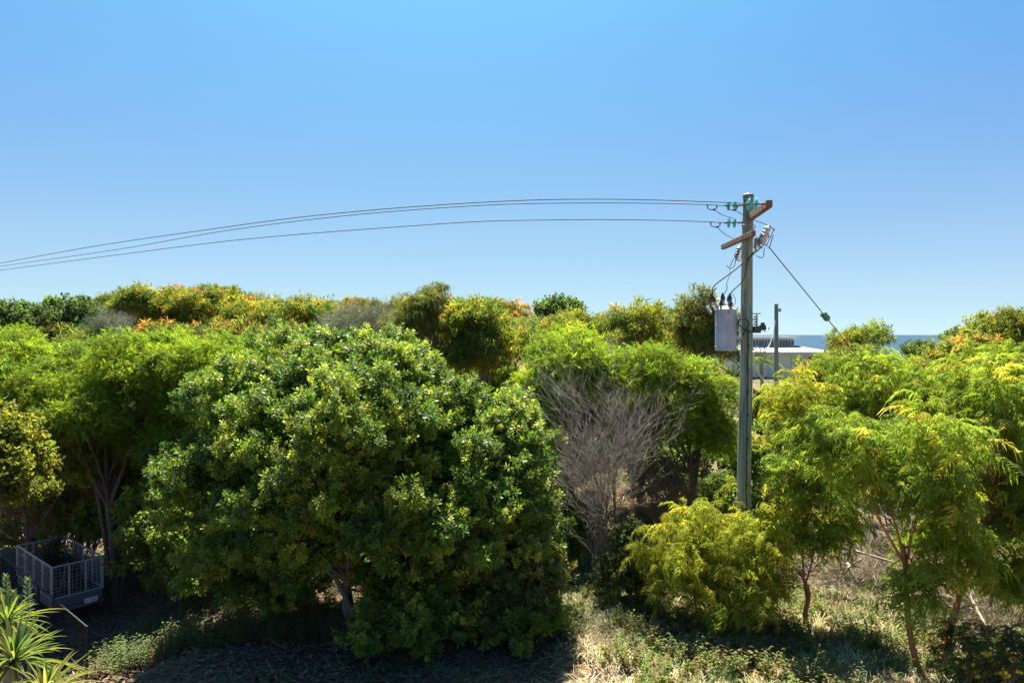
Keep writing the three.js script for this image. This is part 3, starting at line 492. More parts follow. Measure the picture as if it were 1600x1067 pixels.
T({ ...sic, d: 13.9, base: [1440, 13.9], fork: [1412, 850, 13.9], lobes: [[1405, 695, 84, 62], [1325, 715, 58, 56, 0.4], [1425, 785, 50, 40], [1395, 915, 62, 44, -0.2], [1485, 870, 40, 56, 0.2]], label: 'drooping long-leaved acacia with thin upright trunk in dry grass' });
T({ ...sic, d: 14.4, base: [1470, 14.2], fork: [1548, 760, 14.4], lobes: [[1570, 690, 70, 60], [1592, 820, 46, 84], [1515, 640, 60, 48, 0.6], [1590, 920, 40, 50]], label: 'drooping long-leaved acacia with two leaning red-brown trunks', stems: 2, limbs: 0.4 });
T({ ...sic, d: 22.5, rc: 0.42, per: 10, lobes: [[1345, 605, 72, 52], [1320, 665, 66, 48]], label: 'drooping acacia crown behind the thin upright trunk' });
T({ ...sic, d: 22, rc: 0.42, per: 10, lobes: [[1470, 624, 80, 46], [1440, 665, 66, 48]], label: 'drooping acacia crown behind the leaning red-brown trunks' });
T({ ...sic, d: 22.5, rc: 0.42, per: 10, lobes: [[1575, 600, 72, 62]], label: 'drooping acacia crown at foot of the tall olive tree' });
T({ ...sic, d: 22, rc: 0.38, per: 9, pal: G.bush, lobes: [[1250, 650, 55, 56], [1228, 705, 38, 40]], label: 'yellow-green acacia directly beside the power pole, below the house' });
T({ ...sic, name: 'acacia_bush', cat: 'shrub', d: 16.2, rc: 0.32, per: 9, size: 0.9, pal: G.bush, accentShare: 0.2, lobes: [[1120, 850, 70, 62], [1050, 890, 42, 46], [1185, 850, 50, 56], [1110, 910, 90, 52]], base: [1130, 16.2], stems: 4, r0: 0.05, clear: 0.35, label: 'bright yellow-green weeping bush in front of the power pole foot' });
const wee = { kind: 'tuft', size: 1.5, rc: 0.55, per: 12, gaps: 0.3, gapScale: 0.7, domes: 5, pal: G.olive, accent: G.oliveTip, accentShare: 0.16, under: -0.5, flat: 0.9, bark: 'grey', limbs: 0.12, r0: 0.12, stems: 2, name: 'olive_tree' };
const mid = 'weeping olive-green trees on the dune slope';
T({ ...wee, name: 'she_oak', kind: 'weep', size: 0.95, pal: G.darkOlive, per: 9, gaps: 0.36, d: 31, lobes: [[668, 530, 52, 62], [668, 480, 32, 27], [635, 550, 34, 46]], label: 'tall dark weeping she-oak with thin ragged top rising over the skyline' });
T({ ...wee, d: 30, lobes: [[758, 560, 50, 58], [745, 505, 42, 32]], label: 'yellow-olive weeping tree right beside the tall ragged she-oak' });
T({ ...wee, d: 40, lobes: [[218, 492, 42, 36]], label: 'rounded weeping olive tree behind purple twiggy shrub' });
T({ ...wee, d: 41, lobes: [[320, 498, 66, 40]], label: 'broad weeping olive tree below the orange-tinged hilltop' });
T({ ...wee, d: 40, lobes: [[400, 505, 46, 34]], label: 'weeping olive tree between the broad one and the glossy tree' });
T({ ...wee, d: 37, lobes: [[470, 512, 52, 40]], label: 'weeping olive tree rising just over the top of the glossy tree' });
T({ ...wee, d: 34, lobes: [[612, 565, 55, 34]], label: 'low weeping olive tree between grey shrub and tall she-oak' });
T({ ...wee, d: 31, lobes: [[1000, 522, 46, 44], [945, 525, 42, 36]], per: 8, limbs: 0.4, gaps: 0.4, label: 'open olive tree with visible dark limbs behind the lime wattle dome' });
T({ ...wee, d: 29, pal: G.darkOlive, lobes: [[1098, 530, 44, 58], [1130, 590, 40, 40]], label: 'dark olive tree directly behind the transformer' });
T({ ...wee, d: 37, lobes: [[893, 518, 44, 28]], label: 'low golden olive tree below the dark open-crowned tree' });
T({ ...wee, d: 33, lobes: [[828, 545, 34, 36]], label: 'low olive tree beside the lime wattle dome' });
T({ ...wee, d: 34, lobes: [[1562, 540, 46, 46]], label: 'tall olive tree standing above the drooping acacias beside the sea' });
T({ ...wee, d: 36, per: 7, limbs: 0.5, lobes: [[1335, 545, 44, 34]], label: 'thin brown-tipped olive bush with bare twigs against the sea' });
T({ ...wee, d: 27, pal: G.olive, lobes: [[1292, 602, 40, 26]], label: 'golden olive bush in front of the house wall' });
const far = 'trees along the dune skyline';
const hil = { ...wee, kind: 'tuft', size: 2.1, rc: 0.85, per: 12, pal: G.orange, flat: 0.8, accent: G.orangeTip, accentShare: 0.2, r0: 0.2, name: 'dune_tree', limbs: 0.04, domes: 6, under: -0.6, group: far };
for (const [px, py, rx, ry, d] of [[300, 470, 46, 22, 66], [355, 470, 40, 18, 70], [250, 480, 42, 20, 64], [430, 488, 40, 20, 62], [482, 484, 44, 22, 60], [545, 495, 40, 19, 64], [600, 496, 40, 18, 66], [785, 490, 36, 22, 58], [738, 490, 34, 22, 60], [395, 480, 36, 16, 70]])
  T({ ...hil, d, lobes: [[px, py + 7, rx, ry]], label: 'orange-tinged tree crown along the dune skyline' });
for (const [px, py, rx, ry, d, label] of [[60, 512, 76, 38, 37, 'wide dark green tree on the slope left of purple twiggy shrub'], [872, 494, 33, 20, 46, 'dark open-crowned tree on skyline between orange crowns and transformer'], [1497, 534, 22, 13, 62, 'small round dark green tree against the sea'], [1442, 557, 26, 13, 44, 'low dark green shrub below the sea horizon'], [1535, 528, 24, 18, 56, 'dark shrub with reddish tips beside the tall olive tree']])
  T({ ...hil, d, size: d < 45 ? 1.35 : 1.8, kind: 'broad', accentShare: 0, rc: d < 45 ? 0.6 : 0.8, per: 14, pal: G.dark, group: undefined, name: 'evergreen_tree', lobes: [[px, py, rx, ry]], label });
for (const [px, py, rx, ry, d] of [[150, 498, 50, 16, 58], [15, 500, 50, 18, 60], [105, 492, 40, 14, 66], [690, 500, 40, 20, 56], [640, 505, 40, 18, 58], [840, 520, 40, 18, 50], [940, 520, 44, 20, 48], [1020, 512, 40, 20, 50], [520, 505, 40, 20, 50], [90, 515, 50, 22, 48], [170, 512, 46, 22, 47], [265, 505, 46, 24, 50], [350, 505, 46, 24, 52], [440, 512, 46, 24, 50], [510, 520, 46, 24, 46], [590, 520, 46, 24, 44], [690, 520, 46, 26, 45], [790, 525, 46, 26, 44], [860, 530, 44, 24, 42], [930, 530, 40, 24, 42], [1000, 545, 46, 26, 38], [1060, 545, 46, 28, 40], [1120, 560, 44, 24, 40], [30, 530, 50, 24, 42], [110, 540, 50, 24, 36], [270, 535, 50, 24, 38], [370, 535, 50, 24, 36], [450, 545, 50, 26, 33], [210, 470, 40, 14, 74], [150, 480, 40, 12, 76], [335, 464, 40, 12, 76], [560, 485, 40, 14, 72], [640, 485, 40, 14, 72], [1340, 580, 46, 24, 30], [1430, 590, 46, 20, 32], [1520, 560, 46, 26, 33], [1590, 550, 40, 40, 38]])
  T({ ...hil, d, pal: G.mixed, accentShare: 0.08, size: 1.8, rc: 0.7, per: 12, lobes: [[px, py, rx, ry]], ...(px < 125 ? { label: 'dull olive tree beside wide dark tree on the slope', group: 'olive trees beside the wide dark tree' } : px < 420 ? { label: 'dull olive tree below the orange-tinged hilltop crowns', group: 'olive trees below the hilltop' } : px < 615 ? { label: 'dull olive tree on the dune directly behind the glossy tree', group: 'olive trees behind the glossy tree' } : px < 815 ? { label: 'dull olive tree on the dune behind the tall ragged she-oak', group: 'olive trees behind the she-oak' } : px < 1200 ? { label: 'dull olive tree on the dune behind the lime wattle dome', group: 'olive trees behind the lime wattles' } : { label: 'dull olive tree between drooping acacias and the sea', group: 'olive trees above the acacias' }) });
T({ ...hil, name: 'leafy_shrub', accentShare: 0, cat: 'shrub', group: undefined, kind: 'broad', size: 1.0, rc: 0.4, per: 14, pal: [[0.25, 0.25, 0.018], [0.20, 0.225, 0.018], [0.16, 0.195, 0.02]], d: 16.8, base: [-45, 16.8], stems: 3, r0: 0.05, lobes: [[0, 755, 40, 84], [-50, 720, 60, 80]], label: 'yellow-green leafy shrub above the cage trailer beside sunny litter' });
// shaded growth under and between the trees
const us = { ...hil, name: 'understorey_shrub', accentShare: 0, cat: 'shrub', kind: 'broad', size: 1.1, rc: 0.5, per: 14, pal: G.leafy, domes: 3, bark: 'dark', stems: 3, r0: 0.035, clear: 0.05, under: -0.7, group: 'dark shrubs in the shade under the trees', limbs: 0.1 };
for (const [px, py, rx, ry, d] of [[70, 770, 80, 70, 26], [190, 775, 70, 80, 25], [280, 770, 70, 90, 24], [130, 800, 70, 50, 25], [1040, 740, 60, 60, 26], [1110, 730, 50, 70, 26.5], [1180, 720, 50, 60, 25], [1000, 720, 60, 70, 27], [900, 760, 60, 80, 25], [340, 850, 60, 60, 20.5], [240, 850, 50, 40, 21], [1300, 740, 50, 40, 23], [1420, 740, 60, 45, 22], [1540, 760, 60, 50, 21.5], [660, 900, 90, 60, 18.5], [450, 880, 70, 60, 19.5], [120, 720, 70, 60, 24.5], [230, 720, 60, 60, 24], [30, 800, 50, 60, 26], [960, 690, 60, 60, 25], [1130, 790, 50, 40, 24], [330, 760, 50, 70, 23], [1080, 790, 50, 40, 23], [60, 790, 60, 80, 24.6], [140, 795, 60, 90, 24.2], [215, 815, 56, 85, 22.6], [255, 790, 46, 100, 20.8], [290, 860, 56, 90, 19.2], [760, 600, 60, 40, 34], [720, 600, 50, 30, 36], [1225, 650, 40, 40, 27], [1190, 650, 34, 40, 29], [1195, 780, 34, 50, 20.5], [1290, 690, 50, 40, 25], [1390, 720, 50, 50, 24.5], [1500, 720, 50, 50, 24.5], [400, 900, 70, 60, 17.6], [880, 820, 50, 90, 21]])
{
  const [label, group] = px < 335 ? ['dense leafy shrub in the shade under feathery wattles behind the trailer', 'shrubs under the feathery wattles'] : px < 700 ? ['dense leafy shrub in the deep shade under the huge glossy tree', 'shrubs under the glossy tree'] : px < 800 ? ['dense leafy shrub at foot of the tall ragged she-oak', 'shrubs under the she-oak'] : px < 1186 ? ['dense leafy shrub in the shade under the lime wattles behind the bare shrub', 'shrubs under the lime wattles'] : ['dense leafy shrub between the slender trunks of drooping acacias', 'shrubs among the acacias'];
  T({ ...us, d, lobes: [[px, py, rx, ry]], label, group });
}
T({ ...us, d: 15.6, kind: 'glossy', size: 0.85, rc: 0.34, per: 14, pal: [[0.10, 0.125, 0.02], [0.07, 0.105, 0.02], [0.15, 0.14, 0.02]], lobes: [[835, 915, 50, 62], [800, 960, 45, 40]], name: 'vine_thicket', group: undefined, label: 'yellowing vine thicket tumbling down beside the huge glossy tree' });
T({ ...us, d: 17.4, kind: 'broad', size: 0.85, rc: 0.3, per: 10, pal: [[0.12, 0.13, 0.03], [0.09, 0.115, 0.03]], lobes: [[985, 905, 40, 40], [1000, 860, 30, 40]], name: 'creeper_mound', group: undefined, label: 'pale green creeper mound around foot of the bare grey shrub' });
// bare twiggy shrubs
function bareShrub(label, px, d, height, spread, col, s, n = 11, extra) {
  const R = rng(s), bx = (px - 800) / F * d, base = V(bx, ground(bx, -d) - 0.05, -d), t = thing('bare_shrub', label, 'shrub', base.toArray(), 0, extra), stemM = new Mb(), twM = new Mb();
  const grow = (p, dir, L, r, lev) => {
    const q = p.clone().addScaledVector(dir, L * 0.5).add(V(jit(R, 0.13) * L, jit(R, 0.05) * L, jit(R, 0.13) * L)), e = p.clone().addScaledVector(dir, L).add(V(jit(R, 0.08) * L, 0.02 * L, jit(R, 0.08) * L));
    (lev < 2 ? stemM : twM).limb([p, q, e], [r, r * 0.8, r * 0.55], lev < 2 ? 5 : 3, tint(R, 0.2, col));
    if (lev >= 4) return;
    const kids = lev === 0 ? 4 : lev === 1 ? 5 : 4;
    for (let k = 0; k < kids; k++) { const b = k < 2 ? e : p.clone().lerp(e, 0.3 + 0.65 * R()), nd = dir.clone().add(V(jit(R, 0.68), 0.06 + jit(R, 0.4), jit(R, 0.68))).normalize(); grow(b, nd, L * (0.55 + 0.2 * R()), Math.max(0.0035, r * 0.5), lev + 1); }
  };
  for (let k = 0; k < n; k++) { const az = k / n * 6.28 + jit(R, 0.3), dir = V(Math.cos(az) * spread * (0.3 + R()), 1, Math.sin(az) * spread * (0.3 + R())).normalize(); grow(V(jit(R, 0.12), 0, jit(R, 0.12)), dir, height * (0.32 + 0.16 * R()), 0.021 * height / 5, 0); }
  const st = part('stems', stemM.geo(true), M.bark, t); const tw = part('twigs', twM.geo(true), M.bark, t); st.userData.kind = tw.userData.kind = 'stuff';
  return t;
}
bareShrub('large leafless grey-purple shrub fanning up beside the huge glossy tree', 938, 18.2, 5.7, 0.09, [0.15, 0.13, 0.11], 5, 9);
bareShrub('leafless brown shrub in the shade between pole and lime wattle', 1040, 21.5, 3.6, 0.5, BARK.brown, 6, 8);
bareShrub('leafless purple-grey shrub on the slope beside wide dark tree', 190, 37, 5.4, 0.5, BARK.purple, 7, 9);
bareShrub('leafless brown shrub under the forking wattle', 110, 22.5, 4.4, 0.5, BARK.brown, 8, 8);
bareShrub('leafless shrub with pale twigs behind the thin upright acacia', 1500, 17, 3.4, 0.6, BARK.pale, 9, 8);
bareShrub('leafless bush poking up against the sea', 1368, 37, 5.2, 0.35, BARK.purple, 10, 6);
for (const [px, d, h, s] of [[1330, 17.5, 1.7, 31], [1390, 18.5, 1.9, 32], [1535, 15.2, 1.7, 33], [1560, 16.5, 2.2, 34], [1470, 18, 1.8, 35], [1295, 18.5, 1.5, 36]]) bareShrub('low tangle of pale dry twigs under the drooping acacias', px, d, h, 0.9, BARK.pale, s, 7, 'dry twig tangles');
for (const [px, py, rx, ry, d, s] of [[540, 530, 36, 26, 35, 1], [580, 522, 30, 32, 34, 2], [165, 524, 32, 20, 37, 3]])
  T({ ...wee, cat: 'shrub', name: 'twiggy_shrub', kind: 'twiggy', d, size: 1.1, rc: 0.55, per: 11, pal: [[0.27, 0.27, 0.17], [0.32, 0.30, 0.22], [0.20, 0.23, 0.10]], accentShare: 0, lobes: [[px, py, rx, ry]], limbs: 0.25, stems: 4, label: ['', 'greyish twiggy shrub beyond the glossy tree, more olive one', 'greyish twiggy shrub beyond the glossy tree, paler upright one', 'greyish twiggy shrub beside wide dark tree on the slope'][s] });
// dead sticks and fallen boughs on the ground
function deadBough(label, px, py, d, len, az, el, s, lean) {
  const R = rng(s), p = at(px, py, d); p.y = Math.max(p.y, ground(p.x, p.z) + 0.02); const t = thing('fallen_branch', label, 'branch', p.toArray(), 0, 'dead boughs on the ground'), m = new Mb();
  const grow = (q, dir, L, r, lev) => { const e = q.clone().addScaledVector(dir, L).add(V(0, jit(R, 0.05) * L, 0)), mid = q.clone().lerp(e, 0.5).add(V(jit(R, 0.06) * L, jit(R, 0.04) * L, jit(R, 0.06) * L)); m.limb([q, mid, e], [r, r * 0.75, r * 0.4], lev ? 4 : 6, tint(R, 0.15, BARK.pale)); if (lev < 3) for (let k = 0; k < 5; k++) grow(q.clone().lerp(e, 0.2 + 0.75 * R()), dir.clone().add(V(jit(R, 0.9), jit(R, 0.55), jit(R, 0.9))).normalize(), L * (0.4 + 0.2 * R()), Math.max(0.004, r * 0.5), lev + 1); };
  grow(V(0, 0, 0), dirFrom(az, el), len, 0.03, 0); part('bough', m.geo(true), M.bark, t); return t;
}
[[1400, 880, 16, 1.6, 3.4, 0.25, 21], [1450, 850, 15.5, 2.2, 0.9, 0.8, 22], [1545, 985, 14.5, 1.5, 4.9, 0.35, 23], [1530, 990, 14.6, 1.5, 2.6, 0.35, 24], [1325, 880, 17, 1.3, 2.0, 0.2, 25], [1565, 985, 14.4, 1.3, 0.5, 0.4, 26], [1230, 915, 16.6, 1.1, 3.0, 0.2, 28], [1400, 950, 15.8, 1.2, 5.8, 0.15, 29], [1240, 640, 30, 2.4, 2.5, 0.3, 30]]
  .forEach(([px, py, d, len, az, el, s]) => deadBough('pale dead bough with splayed twigs lying under the acacias', px, py, d, len, az, el, s));

// ---------------------------------------------------------------- cage trailer, fence and garden plants at the left
{
  const rl = V(0, 0, 0), C = at(80, 887, 19), R = rng(5), top = C.y, gy = ground(C.x, C.z), H0 = top - gy, Wd = 1.25, L = 3.1, ang = Math.atan2(0.95, 0.62);
  // local frame: origin at the rear left corner on the ground, +x along the rear gate, -z towards the front
  const t = thing('cage_trailer', 'galvanised box trailer with mesh cage parked behind black fence', 'trailer', [C.x, gy, C.z], ang * 0 + 0.86);
  const yF = H0 - 1.15, yT = H0, steel = std(lin(0.13, 0.13, 0.132), 0.6, 0.3), dark = std(lin(0.06, 0.06, 0.065), 0.7), bar = (a, b, r = 0.017) => { const d = b.clone().sub(a), l = d.length(), g = new THREE.BoxGeometry(r * 2, l, r * 2); g.applyQuaternion(new THREE.Quaternion().setFromUnitVectors(V(0, 1, 0), d.normalize())); return g.translate(...a.clone().add(b).multiplyScalar(0.5).toArray()); };
  part('tray_floor', box(Wd - 0.06, 0.03, L - 0.06, Wd / 2, yF + 0.02, -L / 2), dark, t);
  const sideH = 0.27, yC = yF + sideH;
  part('side_panel', rbox(0.04, sideH, L, 0.01, 0.02, yF + sideH / 2, -L / 2), steel, t); part('side_panel', rbox(0.04, sideH, L, 0.01, Wd - 0.02, yF + sideH / 2, -L / 2), steel, t);
  part('front_panel', rbox(Wd - 0.08, sideH, 0.04, 0.01, Wd / 2, yF + sideH / 2, -L + 0.02), steel, t);
  const tg = part('tailgate', rbox(Wd - 0.08, sideH, 0.04, 0.01, Wd / 2, yF + sideH / 2, -0.02), steel, t);
  part('tailgate_rib', merge([box(Wd - 0.2, 0.025, 0.02, Wd / 2, yF + 0.08, 0.01), box(Wd - 0.2, 0.025, 0.02, Wd / 2, yF + 0.2, 0.01)]), steel, tg);
  const fr = part('chassis', merge([box(Wd + 0.06, 0.1, 0.1, Wd / 2, yF - 0.07, -0.06), box(0.08, 0.1, L, 0.15, yF - 0.07, -L / 2), box(0.08, 0.1, L, Wd - 0.15, yF - 0.07, -L / 2), bar(V(0.2, yF - 0.08, -L), V(Wd / 2, yF - 0.1, -L - 1.2), 0.04), bar(V(Wd - 0.2, yF - 0.08, -L), V(Wd / 2, yF - 0.1, -L - 1.2), 0.04)]), steel, t);
  const plateC = document.createElement('canvas'); plateC.width = 256; plateC.height = 96; { const g = plateC.getContext('2d'); g.fillStyle = '#dcdcd4'; g.fillRect(0, 0, 256, 96); g.fillStyle = '#4a2a30'; g.font = 'bold 70px sans-serif'; g.textAlign = 'center'; g.textBaseline = 'middle'; g.fillText('07 1263', 128, 52, 230); }
  const pt = new THREE.CanvasTexture(plateC); pt.colorSpace = THREE.SRGBColorSpace; part('number_plate', box(0.34, 0.13, 0.01, Wd * 0.76, yF + 0.03, 0.04), std(lin(1, 1, 1), 0.5, 0, { map: pt }), t);
  for (const x of [0.1, Wd - 0.1]) part('tail_light', rbox(0.12, 0.07, 0.04, 0.01, x, yF - 0.07, 0.01), std(lin(0.25, 0.02, 0.015), 0.3), t);
  for (const x of [-0.13, Wd + 0.13]) { const w = part('wheel', new THREE.TorusGeometry(0.24, 0.085, 10, 28).rotateY(Math.PI / 2).translate(x, 0.32, -L * 0.55), std(lin(0.02, 0.02, 0.02), 0.9), t); part('rim', cyl(0.17, 0.17, 0.12, 20).rotateZ(Math.PI / 2).translate(x, 0.32, -L * 0.55), M.galv, w); part('mudguard', new THREE.TorusGeometry(0.38, 0.1, 4, 16, Math.PI).scale(1, 1, 1.1).rotateY(Math.PI / 2).translate(x, 0.36, -L * 0.55), steel, t); }
  const P = (x, y, z) => V(x, y, -z);
  const corners = [[0, 0], [Wd, 0], [Wd, L], [0, L]], wireM = std(lin(0.32, 0.322, 0.326), 0.55, 0.2);
  corners.forEach(([x, z], i) => {
    const [x2, z2] = corners[(i + 1) % 4], len = Math.hypot(x2 - x, z2 - z), cg = part('cage_panel', merge([bar(P(x, yT, z), P(x2, yT, z2)), bar(P(x, yC + 0.02, z), P(x2, yC + 0.02, z2)), bar(P(x, yC, z), P(x, yT, z), 0.026)]), wireM, t);
    const nP = i % 2 ? 4 : 3; for (let k = 1; k < nP; k++) { const f = k / nP; part('upright', bar(P(x + (x2 - x) * f, yC, z + (z2 - z) * f), P(x + (x2 - x) * f, yT, z + (z2 - z) * f), 0.018), wireM, cg); }
    const mesh = []; for (let k = 1; k < len / 0.1; k++) { const f = k * 0.1 / len; mesh.push(rod(P(x + (x2 - x) * f, yC, z + (z2 - z) * f), P(x + (x2 - x) * f, yT, z + (z2 - z) * f), 0.0035, 4)); } for (let y = yC + 0.1; y < yT - 0.02; y += 0.1) mesh.push(rod(P(x, y, z), P(x2, y, z2), 0.0035, 4));
    part('mesh_wires', merge(mesh), wireM, cg).userData.kind = 'stuff';
  });
  // green waste inside
  t.updateMatrixWorld(true);
  const pr = thing('pruned_branches', 'heap of cut leafy branches lying in the cage trailer', 'branches', t.localToWorld(V(Wd / 2, yF + 0.05, -L / 2)).toArray(), 0.86), sp = [];
  for (let k = 0; k < 170; k++) { const z = jit(R, L / 2 - 0.25), hgt = (0.35 + 0.75 * sm(-0.5, 1.2, -z)) * R(); sp.push({ p: V(jit(R, Wd / 2 - 0.2), hgt, z), n: V(jit(R, 1), 0.6, jit(R, 1)).normalize(), yaw: R() * 6.28, s: 1.1, c: [[0.07, 0.10, 0.04], [0.10, 0.12, 0.05], [0.16, 0.12, 0.06]][k % 3] }); }
  instances('cut_leaves', 'broad', 1, sp, M.soft, pr);
  const sm_ = new Mb(); for (let k = 0; k < 14; k++) { const a = V(jit(R, 0.4), 0.05 + R() * 0.3, jit(R, 1.2)); sm_.limb([a, a.clone().add(V(jit(R, 0.3), 0.2 + R() * 0.6, jit(R, 0.7)))], [0.015, 0.006], 5, BARK.brown); } part('cut_stems', sm_.geo(true), M.bark, pr).userData.kind = 'stuff';
}
{ // black steel fence running away to the left
  const a = at(135, 978, 15.7), b = at(-40, 832, 24.2); const A = V(a.x, 0, a.z), B = V(b.x, 0, b.z), len = A.distanceTo(B), dir = B.clone().sub(A).normalize(), pan = 3, h = 1.2;
  for (let k = 0; k < pan; k++) {
    const p0 = A.clone().addScaledVector(dir, len * k / pan), p1 = A.clone().addScaledVector(dir, len * (k + 1) / pan); const y0 = a.y - h + (b.y - a.y) * k / pan, y1 = a.y - h + (b.y - a.y) * (k + 1) / pan; p0.y = y0; p1.y = y1;
    const t = thing('fence_panel', ['black bar fence panel ending beside the trailer number plate', 'black bar fence panel in front of the trailer side', 'black bar fence panel nearest the leafy yellow-green shrub'][k], 'fence', p0.toArray(), 0, 'black bar fence'), e = p1.clone().sub(p0), n = Math.round(e.length() / 0.17);
    for (const y of [h - 0.02, 0.12]) part('rail', rod(V(0, y, 0), e.clone().add(V(0, y, 0)), 0.02, 6), M.black, t);
    part('post', box(0.04, h + 0.25, 0.04, 0, h / 2 - 0.125, 0), M.black, t);
    const g = cyl(0.008, 0.008, h - 0.08, 6); for (let j = 1; j < n; j++) { const m = part('bar', g, M.black, t); m.position.copy(e).multiplyScalar(j / n).add(V(0, h / 2 + 0.02, 0)); }
  }
}
// strap-leaved plants in the foreground
function strapPlant(label, px, py, d, len, wid, n, s, group, cols) {
  const R = rng(s), c = at(px, py, d), gy = ground(c.x, c.z), t = thing('strap_leaf_plant', label, 'plant', [c.x, gy, c.z], 0, group), h = c.y - gy, m = new Mb();
  m.limb([V(0, -0.05, 0), V(0.05, h * 0.5, 0.03), V(0, h, 0)], [0.09, 0.07, 0.06], 8, [0.22, 0.17, 0.11]); part('stem', m.geo(true), M.bark, t);
  for (let k = 0; k < n; k++) {
    const f = new Mb(), az = k * 2.4 + jit(R, 0.25), el = 1.35 - 1.5 * (k / n) + jit(R, 0.15), L = len * (0.75 + 0.4 * R()), o = dirFrom(az, el), side = V(-Math.sin(az), jit(R, 0.2), Math.cos(az)), droop = 0.25 + 0.5 * R(), col = cols[Math.floor(R() * cols.length)], cc = tint(R, 0.15, col);
    const pt = [0, 0.16, 0.34, 0.52, 0.7, 0.86, 1].map((u) => V(o.x * L * u, h + o.y * L * u - droop * L * u * u * 0.8, o.z * L * u)), ww = [0.55, 0.95, 1, 0.95, 0.75, 0.45, 0.04];
    let prev; pt.forEach((q, i) => { const w = wid * ww[i] / 2, a = f.v(q.x - side.x * w, q.y + w * 0.5, q.z - side.z * w, cc), b = f.v(q.x, q.y - w * 0.15, q.z, cc), e = f.v(q.x + side.x * w, q.y + w * 0.5, q.z + side.z * w, cc); if (prev) { f.tri(prev[0], prev[1], a); f.tri(prev[1], b, a); f.tri(prev[1], prev[2], b); f.tri(prev[2], e, b); } prev = [a, b, e]; });
    part('leaf', f.geo(true), M.soft, t);
  }
}
const strapC = [[0.14, 0.20, 0.015], [0.10, 0.16, 0.02], [0.22, 0.22, 0.02], [0.08, 0.14, 0.025]];
strapPlant('strappy yellow-green plant with long arching leaves, largest head', 20, 1035, 9.2, 0.85, 0.038, 84, 41, null, strapC);
strapPlant('strappy green plant with upright spiky leaves beside the fence', 10, 975, 10.2, 0.75, 0.034, 60, 42, null, strapC);
strapPlant('strappy plant with yellow-edged leaves spreading over bare soil', 70, 1085, 8.8, 0.7, 0.036, 60, 43, null, [[0.26, 0.24, 0.04], [0.16, 0.19, 0.03]]);
function spikePlant(label, px, py, d, h0, s) {
  const R = rng(s), c = at(px, py, d), gy = ground(c.x, c.z), t = thing('spike_shrub', label, 'shrub', [c.x, gy, c.z]), h = c.y - gy, m = new Mb();
  m.limb([V(0, -0.05, 0), V(0.03, h * 0.5, 0), V(0, h, 0)], [0.04, 0.03, 0.015], 7, [0.14, 0.15, 0.07]); part('stem', m.geo(true), M.bark, t);
  const f = new Mb(); for (let k = 0; k < 130; k++) { const u = k / 129, d2 = dirFrom(k * 2.4, -0.2 + u * 1.2 + jit(R, 0.15)); f.leaf(V(0, h - h0 * (1 - u), 0), d2, sideOf(d2, R, 0.2), 0.15 - 0.05 * u, 0.024, 0.1, tint(R, 0.15, [0.09, 0.15, 0.04])); } part('leaves', f.geo(), M.soft, t).userData.kind = 'stuff';
}
spikePlant('upright spike of narrow green leaves in front of the fence', 42, 905, 12.5, 0.95, 51);
spikePlant('upright leafy spike half hidden behind strappy leaves', 8, 900, 12.2, 1.0, 52);
spikePlant('short leafy spike at foot of the fence bars', 20, 925, 12.8, 0.8, 53);

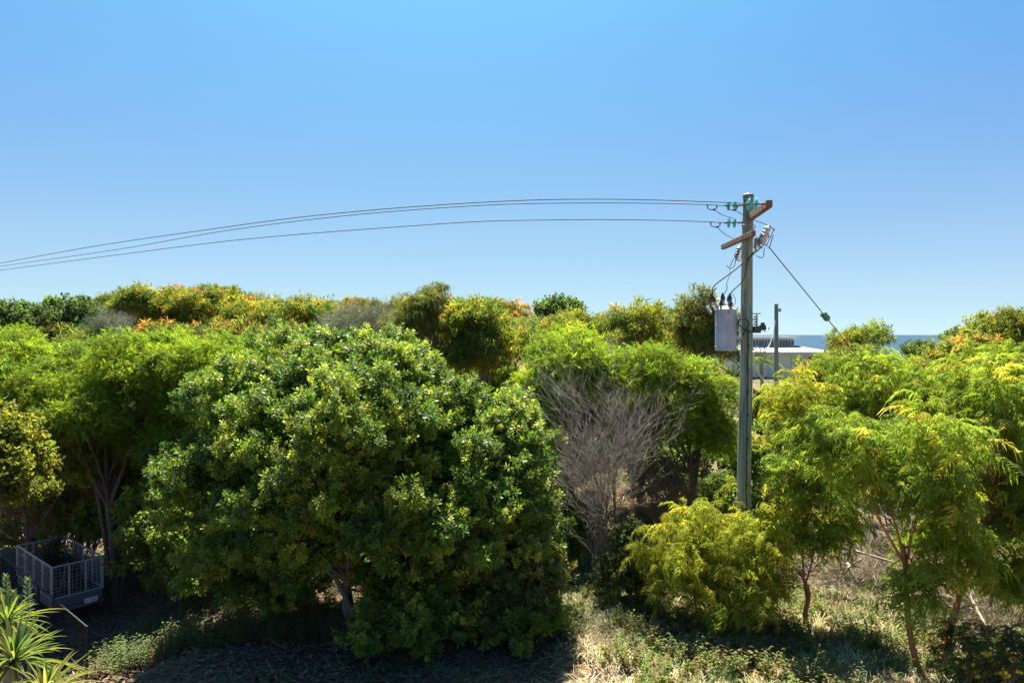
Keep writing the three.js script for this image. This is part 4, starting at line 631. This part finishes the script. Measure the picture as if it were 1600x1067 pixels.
// ---------------------------------------------------------------- ground cover
{
  const R = rng(900), put = (n, box, test, make) => { const out = []; for (let k = 0; k < n * 6 && out.length < n; k++) { const x = box[0] + (box[1] - box[0]) * R(), d = box[2] + (box[3] - box[2]) * Math.pow(R(), 1.3), w = test(x, d); if (R() < w) out.push(make(x, d)); } return out; };
  const spot = (x, d, s, c) => ({ p: V(x, ground(x, -d), -d), n: V(jit(R, 0.12), 1, jit(R, 0.12)).normalize(), yaw: R() * 6.28, s: s * (0.7 + 0.6 * R()), c: c.map((v) => v * (0.75 + 0.5 * R())) });
  const open = (x, d) => sm(0.8, 2.6, x + (d - 14) * 0.05);
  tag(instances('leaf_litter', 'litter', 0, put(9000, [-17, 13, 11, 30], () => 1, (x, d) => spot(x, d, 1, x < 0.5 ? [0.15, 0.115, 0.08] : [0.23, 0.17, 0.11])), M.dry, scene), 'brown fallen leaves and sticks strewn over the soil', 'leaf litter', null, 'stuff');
  tag(instances('dry_grass', 'grass', 1, put(7000, [-2, 13, 11.5, 24], (x, d) => open(x, d) * sm(0.28, 0.5, fbm(x * 0.8, d * 0.8, 61)), (x, d) => spot(x, d, 0.75, [0.44, 0.34, 0.18])), M.dry, scene), 'straw-coloured dry grass on the sunny slope under the acacias', 'dry grass', null, 'stuff');
  tag(instances('green_grass', 'grass', 2, put(3200, [-4, 13, 11.5, 22], (x, d) => (0.06 + 0.94 * open(x, d)) * sm(0.42, 0.6, fbm(x * 0.6, d * 0.6, 71)), (x, d) => spot(x, d, 0.8, [0.11, 0.155, 0.03])), M.soft, scene), 'green grass tufts growing between dry grass and litter', 'grass', null, 'stuff');
  tag(instances('weeds', 'weed', 1, put(1700, [-2, 13, 11.5, 20], (x, d) => open(x, d) * sm(0.42, 0.6, fbm(x * 0.7 + 9, d * 0.7, 81)), (x, d) => spot(x, d, 0.95, [0.19, 0.215, 0.05])), M.soft, scene), 'leafy green weeds along the sunny bank', 'weeds', null, 'stuff');
  tag(instances('shade_weeds', 'weed', 2, put(2000, [-10, 1.5, 15.4, 24], (x, d) => 0.1 + 0.7 * sm(0.4, 0.6, fbm(x * 0.5, d * 0.5, 91)), (x, d) => spot(x, d, 0.9, [0.14, 0.18, 0.045])), M.soft, scene), 'low green weeds in the shade under the glossy tree', 'weeds', null, 'stuff');
}
// yellow-flowered bushes at the foot of the leaning trunks
for (const [px, py, d, label] of [[1520, 1015, 13.2, 'low green bush with yellow flowers at foot of leaning trunks'], [1590, 1030, 12.8, 'low green bush dotted with yellow flowers under hanging acacia leaves']]) {
  const t = T({ ...sic, name: 'flowering_bush', cat: 'shrub', kind: 'sickle', d, size: 0.6, rc: 0.26, per: 9, pal: [[0.09, 0.125, 0.025], [0.12, 0.14, 0.025]], accentShare: 0, lobes: [[px, py, 50, 34]], r0: 0.03, stems: 3, clear: 0.02, label });
  const R = rng(px), g = new THREE.IcosahedronGeometry(0.032, 0), fm = std(lin(0.75, 0.50, 0.02), 0.8);
  for (let k = 0; k < 14; k++) { const m = part('flower', merge([0, 1, 2].map(() => g.clone().translate(jit(R, 0.04), jit(R, 0.03), jit(R, 0.04)))), fm, t); m.position.set(jit(R, 0.55), 0.55 + R() * 0.6, 0.2 + R() * 0.35); }
}
let total = 0; scene.traverse((o) => { if (o.isInstancedMesh) total += o.count; }); console.log('instances', total, 'things', scene.children.length);
renderer.render(scene, camera);
